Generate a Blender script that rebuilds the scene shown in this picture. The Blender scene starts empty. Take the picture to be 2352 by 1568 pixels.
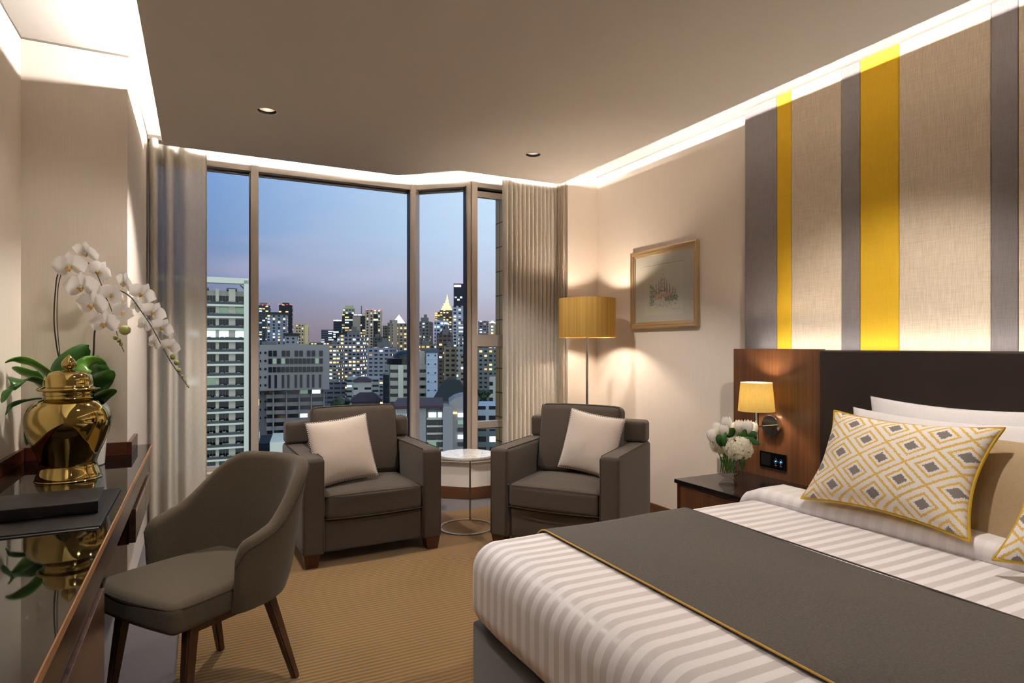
import bpy, bmesh, math, random
from mathutils import Vector, Matrix, noise

# ------------------------------------------------------------------ camera, sky, exposure
F = 1423.0; HOR = 795.0; EYE = 1.3
YAW = math.radians(26.74)
S_, C_ = math.sin(YAW), math.cos(YAW)
scene = bpy.context.scene
cd = bpy.data.cameras.new('camera'); cam = bpy.data.objects.new('camera', cd)
scene.collection.objects.link(cam); scene.camera = cam
cd.sensor_width = 36; cd.lens = F / 2352 * 36; cd.shift_y = (HOR - 784) / 2352
cd.clip_end = 5000; cd.clip_start = .05
cam.location = (0, 0, EYE); cam.rotation_euler = (math.pi / 2, 0, -YAW)

vs = scene.view_settings
vs.view_transform = 'Standard'; vs.look = 'None'; vs.gamma = 1; vs.exposure = 0.42
vs.use_curve_mapping = False

def s2l(c):
    return tuple(((v / 255 + .055) / 1.055) ** 2.4 if v / 255 > .04045 else v / 255 / 12.92 for v in c) + (1,)

def new_nodes(tree):
    tree.nodes.clear()
    return tree.nodes.new, tree.links.new

# dusk sky: blue overhead, lavender at the horizon, paler to the right, soft streaks of cloud, unseen sky behind brightened to light the city fronts
w = bpy.data.worlds.new('dusk'); scene.world = w; w.use_nodes = True
N, L = new_nodes(w.node_tree)
tc = N('ShaderNodeTexCoord'); sep = N('ShaderNodeSeparateXYZ'); L(tc.outputs['Generated'], sep.inputs[0])
def wm(op, a, b=None, c=None):
    n = N('ShaderNodeMath'); n.operation = op
    for i, v in enumerate((a, b, c)):
        if v is None: continue
        if isinstance(v, (int, float)): n.inputs[i].default_value = v
        else: L(v, n.inputs[i])
    return n.outputs[0]
def wramp(fac, stops):
    r = N('ShaderNodeValToRGB'); e = r.color_ramp.elements
    while len(e) > 1: e.remove(e[-1])
    e[0].position = stops[0][0]; e[0].color = s2l(stops[0][1])
    for p, c in stops[1:]:
        q = e.new(p); q.color = s2l(c)
    L(fac, r.inputs[0]); return r.outputs[0]
rl = wramp(sep.outputs[2], [(0, (118, 106, 120)), (.03, (116, 108, 126)), (.07, (112, 118, 150)), (.16, (104, 134, 184)), (.3, (104, 150, 212)), (.6, (70, 110, 175))])
rr = wramp(sep.outputs[2], [(0, (150, 134, 148)), (.04, (176, 166, 180)), (.09, (188, 194, 216)), (.17, (196, 218, 242)), (.3, (206, 226, 250)), (.6, (110, 150, 200))])
az = wm('ARCTAN2', sep.outputs[0], sep.outputs[1])      # 0 = straight out of the window, + to the right
fr = N('ShaderNodeMapRange'); fr.inputs[1].default_value = -.05; fr.inputs[2].default_value = .42; L(az, fr.inputs[0])
mx = N('ShaderNodeMix'); mx.data_type = 'RGBA'; L(fr.outputs[0], mx.inputs[0]); L(rl, mx.inputs[6]); L(rr, mx.inputs[7])
mp = N('ShaderNodeMapping'); mp.inputs['Scale'].default_value = (2.0, 2.0, 9.0); mp.inputs['Rotation'].default_value = (.12, -.22, 0); L(tc.outputs['Generated'], mp.inputs[0])
nz = N('ShaderNodeTexNoise'); nz.inputs['Scale'].default_value = 1.3; nz.inputs['Detail'].default_value = 3; L(mp.outputs[0], nz.inputs['Vector'])
cr = N('ShaderNodeMapRange'); cr.inputs[1].default_value = .5; cr.inputs[2].default_value = .75; cr.inputs[4].default_value = .4; L(nz.outputs[0], cr.inputs[0])
mx2 = N('ShaderNodeMix'); mx2.data_type = 'RGBA'; L(cr.outputs[0], mx2.inputs[0]); L(mx.outputs[2], mx2.inputs[6]); mx2.inputs[7].default_value = s2l((206, 192, 214))
bk = N('ShaderNodeMapRange'); bk.inputs[1].default_value = .2; bk.inputs[2].default_value = -.6; bk.inputs[3].default_value = 1.0; bk.inputs[4].default_value = 3.2; L(sep.outputs[1], bk.inputs[0])
bm_ = N('ShaderNodeMapRange'); bm_.inputs[1].default_value = .2; bm_.inputs[2].default_value = -.5; L(sep.outputs[1], bm_.inputs[0])
mx3 = N('ShaderNodeMix'); mx3.data_type = 'RGBA'; L(bm_.outputs[0], mx3.inputs[0]); L(mx2.outputs[2], mx3.inputs[6]); mx3.inputs[7].default_value = s2l((150, 156, 162))
bg = N('ShaderNodeBackground'); L(mx3.outputs[2], bg.inputs[0]); L(wm('MULTIPLY', bk.outputs[0], .84), bg.inputs[1])
wo = N('ShaderNodeOutputWorld'); L(bg.outputs[0], wo.inputs[0])

WARM = (1.0, .92, .83); COVE = (1.0, .945, .89)
col = scene.collection

def light(name, kind, loc, energy, color=WARM, rot=(0, 0, 0), parent=None, **kw):
    l = bpy.data.lights.new(name, kind); l.energy = energy; l.color = color
    for k, v in kw.items(): setattr(l, k, v)
    o = bpy.data.objects.new(name, l); o.location = loc; o.rotation_euler = rot
    if parent: o.parent = parent
    col.objects.link(o); return o

# cove strips lie on the dropped ceiling, behind its edge, and face up and outwards
ZT, ZU = 2.60, 2.777
XL, XR, YB = -.213, 2.598, -2.3
def strip(ax, ay, bx, by, nx, ny, z, watts_m, tilt):
    a, b = Vector((ax, ay, z)), Vector((bx, by, z)); ln = (b - a).length
    d = Vector((nx * math.cos(tilt), ny * math.cos(tilt), math.sin(tilt)))
    x = (b - a).normalized(); zz = -d; yy = zz.cross(x)
    m = Matrix((x, yy, zz)).transposed().to_euler()
    return light('cove_light', 'AREA', (a + b) / 2, watts_m * ln, COVE, m, shape='RECTANGLE', size=ln, size_y=.012)
TI = math.radians(78)
CV = 30
strip(XR - .34, YB, XR - .34, 3.9, 1, 0, 2.622, CV * .7, math.radians(10))
strip(XL + .14, YB, XL + .14, 4.45, -1, 0, 2.622, CV * .42, math.radians(35))
strip(XL + .1, 4.40, 1.27, 4.40, 0, 1, 2.640, CV * 1.4, math.radians(45))
strip(1.27, 4.40, 1.63, 4.08, .67, .74, 2.640, CV * 1.5, math.radians(45))
strip(1.65, 4.07, XR - .1, 4.07, 0, 1, 2.640, CV * 1.5, math.radians(45))
# strip behind the headboard washing the wall panels
strip(2.955, -1.1, 2.955, 2.66, .25, 0, 1.262, 1.35, math.radians(80))
# ------------------------------------------------------------------ helpers
def at(x, y, d):
    """world point seen at pixel x, y at depth d along the view"""
    u = (x - 1176) / F
    return Vector((d * (S_ + u * C_), d * (C_ - u * S_), EYE - (y - HOR) / F * d))

def tag(o, label=None, cat=None, group=None, kind=None):
    if label: o['label'] = label
    if cat: o['category'] = cat
    if group: o['group'] = group
    if kind: o['kind'] = kind
    return o

def empty(name, loc=(0, 0, 0), rz=0, label=None, cat=None, group=None, kind=None):
    o = bpy.data.objects.new(name, None); o.empty_display_size = .05
    o.location = loc; o.rotation_euler = (0, 0, rz); col.objects.link(o)
    return tag(o, label, cat, group, kind)

def link(name, bm, mat, parent=None, smooth=True, loc=None, rot=None, angle=35):
    me = bpy.data.meshes.new(name)
    if hasattr(bm, 'faces'):
        bmesh.ops.recalc_face_normals(bm, faces=bm.faces)
        for f in bm.faces: f.smooth = smooth
        if smooth:
            ca = math.radians(angle)
            for e in bm.edges:
                if len(e.link_faces) == 2 and e.calc_face_angle(0) > ca: e.smooth = False
        bm.to_mesh(me); bm.free()
    if isinstance(mat, (list, tuple)):
        for m in mat: me.materials.append(m)
    else: me.materials.append(mat)
    o = bpy.data.objects.new(name, me)
    if parent: o.parent = parent
    if loc is not None: o.location = loc
    if rot is not None: o.rotation_euler = rot
    col.objects.link(o); return o

def nb(): return bmesh.new()

def copy_tree(o, parent=None):
    c = o.copy(); col.objects.link(c)
    if parent: c.parent = parent
    for ch in [k for k in bpy.data.objects if k.parent is o]: copy_tree(ch, c)
    return c

def box(bm, x0, x1, y0, y1, z0, z1, bev=0, seg=2, mi=0):
    vs_ = [bm.verts.new(p) for p in ((x0, y0, z0), (x1, y0, z0), (x1, y1, z0), (x0, y1, z0), (x0, y0, z1), (x1, y0, z1), (x1, y1, z1), (x0, y1, z1))]
    fs = [bm.faces.new([vs_[i] for i in q]) for q in ((0, 3, 2, 1), (4, 5, 6, 7), (0, 1, 5, 4), (1, 2, 6, 5), (2, 3, 7, 6), (3, 0, 4, 7))]
    for f in fs: f.material_index = mi
    if bev:
        es = list({e for f in fs for e in f.edges})
        r = bmesh.ops.bevel(bm, geom=es, offset=bev, segments=seg, profile=.5, affect='EDGES')
        for f in r['faces']: f.material_index = mi
    return bm

def prism(bm, pts, z0, z1, mi=0):
    a = [bm.verts.new((p[0], p[1], z0)) for p in pts]; b = [bm.verts.new((p[0], p[1], z1)) for p in pts]
    n = len(pts); fs = [bm.faces.new(a[::-1]), bm.faces.new(b)]
    for i in range(n): fs.append(bm.faces.new((a[i], a[(i + 1) % n], b[(i + 1) % n], b[i])))
    for f in fs: f.material_index = mi
    return bm

def rbox(bm, cx, cy, cz, sx, sy, sz, r, fn=None, seg=4, nx=6):
    """soft rounded box, evenly subdivided so fn(p, n) can shape it"""
    H = (sx / 2, sy / 2, sz / 2); r = min(r, min(H) * .999)
    def samp(h):
        out = [-(h - r) - r * math.tan(math.pi / 4 * (1 - i / seg)) for i in range(seg)]
        m = [-(h - r) + 2 * (h - r) * i / nx for i in range(nx + 1)]
        return out + m + [-v for v in out[::-1]]
    cache = {}
    def V(p):
        k = tuple(round(v, 5) for v in p)
        if k in cache: return cache[k]
        q = Vector(p); c = Vector([max(-(H[i] - r), min(H[i] - r, q[i])) for i in range(3)])
        n = (q - c).normalized(); w_ = c + n * r
        if fn: w_ = fn(w_, n)
        v = bm.verts.new((w_[0] + cx, w_[1] + cy, w_[2] + cz)); cache[k] = v; return v
    for ax in range(3):
        a, b = (ax + 1) % 3, (ax + 2) % 3
        sa, sb = samp(H[a]), samp(H[b])
        for sg in (-1, 1):
            for i in range(len(sa) - 1):
                for j in range(len(sb) - 1):
                    q = []
                    for u, v in ((sa[i], sb[j]), (sa[i + 1], sb[j]), (sa[i + 1], sb[j + 1]), (sa[i], sb[j + 1])):
                        p = [0, 0, 0]; p[ax] = sg * H[ax]; p[a] = u; p[b] = v; q.append(V(p))
                    if len(set(q)) == 4:
                        try: bm.faces.new(q if sg > 0 else q[::-1])
                        except ValueError: pass
    return bm

def tube(bm, pts, r, n=8, closed=False, mi=0, flat=1.0):
    pts = [Vector(p) for p in pts]; m = len(pts); rs = r if isinstance(r, (list, tuple)) else [r] * m
    rings = []; up = None
    for i, p in enumerate(pts):
        if closed: t = pts[(i + 1) % m] - pts[i - 1]
        else: t = pts[min(i + 1, m - 1)] - pts[max(i - 1, 0)]
        t.normalize()
        if up is None:
            up = Vector((0, 0, 1)) if abs(t.z) < .9 else Vector((1, 0, 0))
        s = t.cross(up).normalized(); up = s.cross(t).normalized()
        rings.append([bm.verts.new(p + (s * math.cos(2 * math.pi * k / n) + up * flat * math.sin(2 * math.pi * k / n)) * rs[i]) for k in range(n)])
    for i in range(m if closed else m - 1):
        a, b = rings[i], rings[(i + 1) % m]
        for k in range(n):
            f = bm.faces.new((a[k], a[(k + 1) % n], b[(k + 1) % n], b[k])); f.material_index = mi
    if not closed:
        bm.faces.new(rings[0][::-1]).material_index = mi; bm.faces.new(rings[-1]).material_index = mi
    return bm

def lathe(bm, prof, n=48, c=(0, 0, 0), flute=None, closed=False):
    rings = []
    for r, z in prof:
        if r < 1e-5: rings.append([bm.verts.new((c[0], c[1], c[2] + z))])
        else:
            ring = []
            for k in range(n):
                a = 2 * math.pi * k / n; rr = r + (flute(a, z, r) if flute else 0)
                ring.append(bm.verts.new((c[0] + rr * math.cos(a), c[1] + rr * math.sin(a), c[2] + z)))
            rings.append(ring)
    pairs = list(zip(rings, rings[1:])) + ([(rings[-1], rings[0])] if closed else [])
    for a, b in pairs:
        for k in range(n):
            k2 = (k + 1) % n
            if len(a) == 1 and len(b) == 1: continue
            if len(a) == 1: bm.faces.new((a[0], b[k2], b[k]))
            elif len(b) == 1: bm.faces.new((a[k], a[k2], b[0]))
            else: bm.faces.new((a[k], a[k2], b[k2], b[k]))
    return bm

def smoothpath(pts, n=8):
    pts = [Vector(p) for p in pts]; out = []
    for i in range(len(pts) - 1):
        p0, p1, p2, p3 = pts[max(i - 1, 0)], pts[i], pts[i + 1], pts[min(i + 2, len(pts) - 1)]
        for k in range(n):
            t = k / n
            out.append(.5 * ((2 * p1) + (-p0 + p2) * t + (2 * p0 - 5 * p1 + 4 * p2 - p3) * t * t + (-p0 + 3 * p1 - 3 * p2 + p3) * t ** 3))
    return out + [pts[-1]]

# ------------------------------------------------------------------ materials
class MT:
    def __init__(self, name):
        self.m = bpy.data.materials.new(name); self.m.use_nodes = True
        self.N, self.L = new_nodes(self.m.node_tree)
        self.out = self.N('ShaderNodeOutputMaterial'); self._tc = None
    def tc(self, kind='Object', scale=None, rot=None):
        if self._tc is None: self._tc = self.N('ShaderNodeTexCoord')
        o = self._tc.outputs[kind]
        if scale or rot:
            mp_ = self.N('ShaderNodeMapping')
            if scale: mp_.inputs['Scale'].default_value = scale
            if rot: mp_.inputs['Rotation'].default_value = rot
            self.L(o, mp_.inputs[0]); o = mp_.outputs[0]
        return o
    def math(self, op, *a):
        n = self.N('ShaderNodeMath'); n.operation = op
        for i, v in enumerate(a):
            if isinstance(v, (int, float)): n.inputs[i].default_value = v
            else: self.L(v, n.inputs[i])
        return n.outputs[0]
    def noise(self, vec, scale=5, detail=2, rough=.5):
        n = self.N('ShaderNodeTexNoise'); n.inputs['Scale'].default_value = scale; n.inputs['Detail'].default_value = detail; n.inputs['Roughness'].default_value = rough
        self.L(vec, n.inputs['Vector']); return n.outputs[0]
    def mix(self, fac, a, b):
        n = self.N('ShaderNodeMix'); n.data_type = 'RGBA'
        for i, v in ((0, fac), (6, a), (7, b)):
            if isinstance(v, (int, float)): n.inputs[i].default_value = v
            elif isinstance(v, tuple): n.inputs[i].default_value = s2l(v) if len(v) == 3 else v
            else: self.L(v, n.inputs[i])
        return n.outputs[2]
    def ramp(self, fac, lo, hi, a=0., b=1.):
        n = self.N('ShaderNodeMapRange')
        for i, v in ((1, lo), (2, hi), (3, a), (4, b)): n.inputs[i].default_value = v
        self.L(fac, n.inputs[0]); return n.outputs[0]
    def bump(self, h, strength=.3, dist=.01):
        n = self.N('ShaderNodeBump'); n.inputs['Strength'].default_value = strength; n.inputs['Distance'].default_value = dist
        self.L(h, n.inputs['Height']); return n.outputs[0]
    def bsdf(self, color=None, rough=.5, metal=0., bump=None, spec=.5, sheen=0., trans=0., ior=1.45, emis=None, estr=0., coat=0., sss=0., alpha=None):
        p = self.N('ShaderNodeBsdfPrincipled')
        def setv(k, v):
            if v is None: return
            if isinstance(v, (int, float)): p.inputs[k].default_value = v
            elif isinstance(v, tuple): p.inputs[k].default_value = s2l(v) if len(v) == 3 else v
            else: self.L(v, p.inputs[k])
        setv('Base Color', color); setv('Roughness', rough); setv('Metallic', metal); setv('Specular IOR Level', spec)
        setv('Sheen Weight', sheen); setv('Transmission Weight', trans); setv('IOR', ior); setv('Coat Weight', coat)
        if alpha is not None: setv('Alpha', alpha)
        if emis is not None: setv('Emission Color', emis); setv('Emission Strength', estr)
        if bump is not None: self.L(bump, p.inputs['Normal'])
        self.p = p; return p.outputs[0]
    def done(self, sh): self.L(sh, self.out.inputs[0]); return self.m

def plain(name, c, rough=.5, metal=0., **k):
    t = MT(name); return t.done(t.bsdf(c, rough, metal, **k))

def wallpaper(name, c, c2=None, sc=(420, 420, 5), st=.18):
    t = MT(name); v = t.tc(scale=sc); n = t.noise(v, 1, 2)
    cc = t.mix(n, tuple(int(x * .955) for x in c), tuple(min(255, int(x * 1.03)) for x in c))
    return t.done(t.bsdf(cc, .75, bump=t.bump(n, st, .002), spec=.25))
M_wall = wallpaper('cream_wallpaper', (236, 225, 212))
M_ceil = plain('ceiling_paint', (228, 221, 212), .8, spec=.2)
M_fascia = plain('painted_fascia', (236, 228, 218), .6, spec=.3)

def wood(name, a, b, rot=(0, 0, 0), rough=.3, sc=(60, 60, 3), coat=0., spec=.5):
    t = MT(name); v = t.tc(scale=sc, rot=rot); n = t.noise(v, 1, 4, .6)
    v2 = t.tc(scale=tuple(x * .22 for x in sc), rot=rot); n2 = t.noise(v2, 1, 2)
    f = t.ramp(n, .3, .7); c1 = t.mix(f, a, b); c2 = t.mix(t.ramp(n2, .35, .65, 0, .45), c1, tuple(int(x * .6) for x in a))
    return t.done(t.bsdf(c2, rough, bump=t.bump(n, .08, .001), coat=coat, spec=spec))
M_walnut = wood('walnut_panel', (84, 54, 34), (110, 72, 45), sc=(90, 90, 2), rough=.32)
M_desk = wood('desk_wood', (70, 50, 38), (84, 60, 45), sc=(70, 3, 70), rough=.25)
M_darkwood = wood('dark_wood', (66, 34, 24), (84, 46, 32), sc=(70, 70, 3), rough=.3)
M_edge = wood('desk_edge_wood', (184, 134, 88), (204, 152, 104), sc=(70, 4, 70), rough=.4)
M_base = wood('baseboard_wood', (96, 62, 38), (118, 78, 50), sc=(3, 3, 70), rough=.4)
M_leg = wood('chair_leg_wood', (74, 50, 36), (92, 63, 46), sc=(80, 80, 5), rough=.35)
M_riser = wood('riser_wood', (84, 42, 28), (100, 54, 36), sc=(4, 4, 60), rough=.25)

def fabric(name, a, b, sc=900, rough=.9, sheen=.3, stretch=(1, 1, .18), st=.35):
    t = MT(name)
    n = t.noise(t.tc(scale=(sc * stretch[0], sc * stretch[1], sc * stretch[2])), 1, 1)
    m = t.noise(t.tc(scale=(sc * .35, sc * .35, sc * .35)), 1, 2)
    f = t.ramp(t.math('ADD', t.math('MULTIPLY', n, .6), t.math('MULTIPLY', m, .4)), .35, .65)
    return t.done(t.bsdf(t.mix(f, a, b), rough, bump=t.bump(n, st, .001), spec=.15, sheen=sheen))
M_arm = fabric('taupe_weave', (68, 60, 53), (86, 77, 69), sheen=.15)
M_tub = fabric('grey_brown_weave', (74, 66, 54), (92, 82, 68), sheen=.15)
M_seam = plain('taupe_seam', (62, 52, 44), .9)
M_cush = fabric('champagne_velvet', (196, 182, 170), (210, 197, 186), sc=500, sheen=.5, stretch=(1, 1, 1))
M_runner = fabric('grey_wool', (70, 66, 63), (90, 85, 81), sc=500, stretch=(1, .25, 1), sheen=.1)
M_goldpipe = plain('gold_piping', (190, 150, 60), .6)
M_yellpipe = plain('yellow_piping', (196, 160, 50), .7)
M_white = fabric('white_cotton', (232, 228, 229), (238, 234, 235), sc=300, sheen=.1, stretch=(1, 1, 1), st=.1)
M_beige = fabric('beige_satin', (176, 154, 122), (184, 162, 130), sc=300, rough=.55, sheen=.2, stretch=(1, 1, 1), st=.1)
M_base_up = fabric('charcoal_bed_base', (48, 46, 45), (56, 54, 52), sc=400)
M_linen = None
def linen(name, a, b):
    t = MT(name); n1 = t.noise(t.tc(scale=(500, 500, 14)), 1, 2); n2 = t.noise(t.tc(scale=(14, 14, 500)), 1, 2)
    f = t.math('ADD', t.math('MULTIPLY', n1, .6), t.math('MULTIPLY', n2, .4))
    return t.done(t.bsdf(t.mix(t.ramp(f, .36, .64), a, b), .85, bump=t.bump(f, .5, .002), spec=.2))
M_linen = linen('woven_linen', (190, 173, 151), (219, 203, 181))
M_greyfab = linen('grey_satin_fabric', (112, 105, 104), (126, 119, 118))
M_yelfab = linen('yellow_satin_fabric', (206, 164, 40), (216, 174, 48))
def leather(name, c, rough=.38, sc=220, spec=.5):
    t = MT(name); v = t.N('ShaderNodeTexVoronoi'); v.inputs['Scale'].default_value = sc; t.L(t.tc(), v.inputs['Vector'])
    return t.done(t.bsdf(c, rough, spec=spec, bump=t.bump(v.outputs[0], .15, .001)))
M_leather = leather('dark_brown_leather', (32, 21, 17), .42)
M_blackleather = leather('black_leather', (20, 18, 18), .45, spec=.2)
M_blacktop = plain('black_lacquered_glass', (10, 9, 9), .03, spec=.5)
M_stone = plain('black_stone_top', (26, 23, 22), .12)
M_chrome = plain('polished_chrome', (205, 205, 205), .06, 1.)
M_nickel = plain('brushed_nickel', (186, 178, 168), .25, 1.)
M_alu = plain('painted_aluminium', (200, 188, 176), .42, .2)
M_gold = plain('polished_gold', (172, 152, 92), .05, 1.)
M_black = plain('matt_black', (10, 10, 11), .4)
M_glossblack = plain('glossy_black_glass', (6, 6, 8), .08)
M_sillgold = plain('brass_trim', (196, 170, 120), .35, .6)
M_pot = plain('white_ceramic', (232, 228, 220), .2)

t = MT('marble'); n = t.noise(t.tc(scale=(6, 6, 6)), 1.5, 6, .65)
w_ = t.math('ABSOLUTE', t.math('SUBTRACT', n, .5)); M_marble = t.done(t.bsdf(t.mix(t.ramp(w_, 0, .03), (176, 174, 172), (226, 222, 216)), .12))

# satin stripe bedding: stripes run along the bed, over the foot
t = MT('satin_stripe'); sp = t.N('ShaderNodeSeparateXYZ'); t.L(t.tc(), sp.inputs[0])
fy = t.math('FRACT', t.math('DIVIDE', sp.outputs[1], .056))
tri = t.math('ABSOLUTE', t.math('SUBTRACT', fy, .5)); f = t.ramp(tri, .235, .265)
n = t.noise(t.tc(scale=(3, 3, 3)), 1, 2)
M_stripe = t.done(t.bsdf(t.mix(f, (211, 204, 204), (238, 233, 234)), t.ramp(f, 0, 1, .30, .55), spec=.5, sheen=.1, bump=t.bump(n, .15, .02)))
t = MT('satin_stripe_fold'); sp = t.N('ShaderNodeSeparateXYZ'); t.L(t.tc(), sp.inputs[0])
fy = t.math('FRACT', t.math('DIVIDE', sp.outputs[1], .056))
tri = t.math('ABSOLUTE', t.math('SUBTRACT', fy, .5)); f = t.ramp(tri, .235, .265)
M_stripe2 = t.done(t.bsdf(t.mix(f, (230, 225, 225), (238, 233, 234)), .5, spec=.4, sheen=.1))

# ikat diamonds
t = MT('ikat_diamond'); sp = t.N('ShaderNodeSeparateXYZ'); t.L(t.tc(), sp.inputs[0])
j = t.noise(t.tc(scale=(230, 230, 230)), 1, 2); jj = t.math('MULTIPLY', t.math('SUBTRACT', j, .5), .13)
px = t.math('DIVIDE', sp.outputs[0], .176); py = t.math('DIVIDE', sp.outputs[1], .137)
def cell(e):
    return t.math('ABSOLUTE', t.math('SUBTRACT', t.math('FRACT', t.math('ADD', e, 100.5)), .5))
mmx = t.math('ADD', t.math('MAXIMUM', cell(t.math('ADD', px, py)), cell(t.math('SUBTRACT', px, py))), jj)
ring = t.math('MULTIPLY', t.math('GREATER_THAN', mmx, .245), t.math('LESS_THAN', mmx, .318))
lat = t.math('GREATER_THAN', mmx, .462)
yel = t.math('MAXIMUM', ring, lat); gr = t.math('LESS_THAN', mmx, .155)
cc = t.mix(gr, t.mix(yel, (238, 232, 226), (222, 182, 96)), (132, 124, 120))
M_ikat = t.done(t.bsdf(cc, .8, spec=.2, sheen=.1))
t = MT('braided_trim'); wv = t.N('ShaderNodeTexChecker'); wv.inputs['Scale'].default_value = 150; t.L(t.tc(), wv.inputs[0])
M_trim = t.done(t.bsdf(t.mix(wv.outputs[1], (228, 221, 212), (48, 36, 30)), .8))

# carpets
t = MT('gold_striped_carpet'); sp = t.N('ShaderNodeSeparateXYZ'); t.L(t.tc(), sp.inputs[0])
wob = t.noise(t.tc(scale=(9, 3, 1)), 1, 2)
wf = t.math('FRACT', t.math('DIVIDE', t.math('ADD', sp.outputs[1], t.math('MULTIPLY', wob, .012)), .026))
tri = t.math('ABSOLUTE', t.math('SUBTRACT', wf, .5)); n = t.noise(t.tc(scale=(420, 420, 420)), 1, 2)
f = t.ramp(t.math('ADD', tri, t.math('MULTIPLY', t.math('SUBTRACT', n, .5), .25)), .18, .32)
big = t.noise(t.tc(scale=(1.5, 1.5, 1)), 1, 2)
c1 = t.mix(f, (98, 86, 68), (152, 114, 52)); c1 = t.mix(t.ramp(big, .35, .65, 0, .25), c1, (150, 112, 74))
M_carpet = t.done(t.bsdf(c1, .95, spec=.1, sheen=.2, bump=t.bump(n, .8, .004)))
t = MT('grey_carpet'); n = t.noise(t.tc(scale=(420, 420, 420)), 1, 2)
M_border = t.done(t.bsdf(t.mix(n, (98, 93, 98), (122, 116, 119)), .95, spec=.1, sheen=.2, bump=t.bump(n, .8, .004)))

# sheer curtain, lamp shades, glass
def sheer(name, c, op, tr=.5):
    t = MT(name); n = t.noise(t.tc(scale=(700, 700, 40)), 1, 1)
    d = t.N('ShaderNodeBsdfDiffuse'); d.inputs[0].default_value = s2l(c)
    tl = t.N('ShaderNodeBsdfTranslucent'); tl.inputs[0].default_value = s2l(c)
    tp = t.N('ShaderNodeBsdfTransparent')
    a = t.N('ShaderNodeMixShader'); a.inputs[0].default_value = tr; t.L(d.outputs[0], a.inputs[1]); t.L(tl.outputs[0], a.inputs[2])
    b = t.N('ShaderNodeMixShader'); t.L(t.ramp(n, .35, .65, op - .12, min(1, op + .12)), b.inputs[0]); t.L(tp.outputs[0], b.inputs[1]); t.L(a.outputs[0], b.inputs[2])
    return t.done(b.outputs[0])
M_sheer = sheer('sheer_curtain', (232, 224, 210), .97, .12)
M_drape = sheer('lined_drape', (196, 182, 162), 1.0, .05)
def shade(name, c1, c2, tr, sc=(260, 260, 2)):
    t = MT(name); n = t.noise(t.tc(scale=sc), 1, 3); cc = t.mix(t.ramp(n, .35, .65), c1, c2)
    d = t.N('ShaderNodeBsdfDiffuse'); t.L(cc, d.inputs[0]); tl = t.N('ShaderNodeBsdfTranslucent'); t.L(cc, tl.inputs[0])
    a = t.N('ShaderNodeMixShader'); a.inputs[0].default_value = tr; t.L(d.outputs[0], a.inputs[1]); t.L(tl.outputs[0], a.inputs[2])
    return t.done(a.outputs[0])
M_shade = shade('olive_gold_silk', (182, 146, 76), (202, 166, 94), .18, (120, 120, .8))
M_shade2 = shade('pale_yellow_silk', (232, 214, 142), (238, 222, 156), .42)
M_shadein = plain('white_shade_lining', (240, 232, 214), .8)
M_bulb = MT('bulb'); M_bulb = M_bulb.done(M_bulb.bsdf((255, 240, 220), .4, emis=(255, 226, 190), estr=45.))
M_reflector = plain('faceted_reflector', (235, 235, 238), .3, 1.)
def thin_glass(name, tint=(250, 252, 252), ior=1.22):
    t = MT(name); tp = t.N('ShaderNodeBsdfTransparent'); tp.inputs[0].default_value = s2l(tint)
    g = t.N('ShaderNodeBsdfGlossy'); g.inputs['Roughness'].default_value = 0.0
    fr_ = t.N('ShaderNodeFresnel'); fr_.inputs[0].default_value = ior
    m_ = t.N('ShaderNodeMixShader'); ge = t.N('ShaderNodeNewGeometry'); t.L(t.math('MULTIPLY', fr_.outputs[0], t.math('SUBTRACT', 1.0, ge.outputs['Backfacing'])), m_.inputs[0]); t.L(tp.outputs[0], m_.inputs[1]); t.L(g.outputs[0], m_.inputs[2])
    return t.done(m_.outputs[0])
M_glass = thin_glass('window_glass')
M_crystal = thin_glass('crystal', (236, 238, 238), 1.55)
def leafm(name, a, b):
    t = MT(name); n = t.noise(t.tc(scale=(12, 12, 12)), 1, 2); return t.done(t.bsdf(t.mix(n, a, b), .32, spec=.5))
M_leaf = leafm('orchid_leaf', (26, 64, 20), (58, 110, 40))
M_leafb = leafm('bright_leaf', (60, 120, 30), (110, 160, 60))
M_stem = plain('dark_stem', (40, 34, 24), .5)
M_bud = plain('green_bud', (158, 162, 96), .5)
def petal(name, c):
    t = MT(name); d = t.N('ShaderNodeBsdfDiffuse'); d.inputs[0].default_value = s2l(c)
    tl = t.N('ShaderNodeBsdfTranslucent'); tl.inputs[0].default_value = s2l(c)
    a = t.N('ShaderNodeMixShader'); a.inputs[0].default_value = .25; t.L(d.outputs[0], a.inputs[1]); t.L(tl.outputs[0], a.inputs[2]); return t.done(a.outputs[0])
M_petal = petal('white_petal', (244, 240, 236)); M_cream = petal('cream_petal', (246, 240, 220)); M_lip = petal('yellow_lip', (224, 190, 110))
# ------------------------------------------------------------------ the room
WL, WR = -.764, 3.10
A = Vector((1.66, 5.20)); B = Vector((2.06, 4.86))
outer = [(WL - .1, YB - .1), (WR + .1, YB - .1), (WR + .1, 4.94), (B.x + .03, 4.94), (A.x + .03, 5.28), (WL - .1, 5.28)]
def struct(name, bm, m, smooth=False):
    return tag(link(name, bm, m, smooth=smooth), kind='structure')
struct('floor', prism(nb(), outer, -.12, -.004), M_border)
bm = nb(); box(bm, -.085, WR - .0, YB, 4.56, -.004, .004)
tag(link('carpet', bm, M_carpet, smooth=False), 'gold and brown striped carpet field inside the grey border', 'carpet')
struct('ceiling', prism(nb(), outer, ZU, ZU + .1), M_ceil)
struct('wall_left', box(nb(), WL - .1, WL, YB, 5.28, -.12, ZU + .1), M_wall)
struct('wall_right', box(nb(), WR, WR + .1, YB, 4.94, -.12, ZU + .1), M_wall)
struct('wall_back', box(nb(), WL - .1, WR + .1, YB - .1, YB, -.12, ZU + .1), M_wall)
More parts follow.
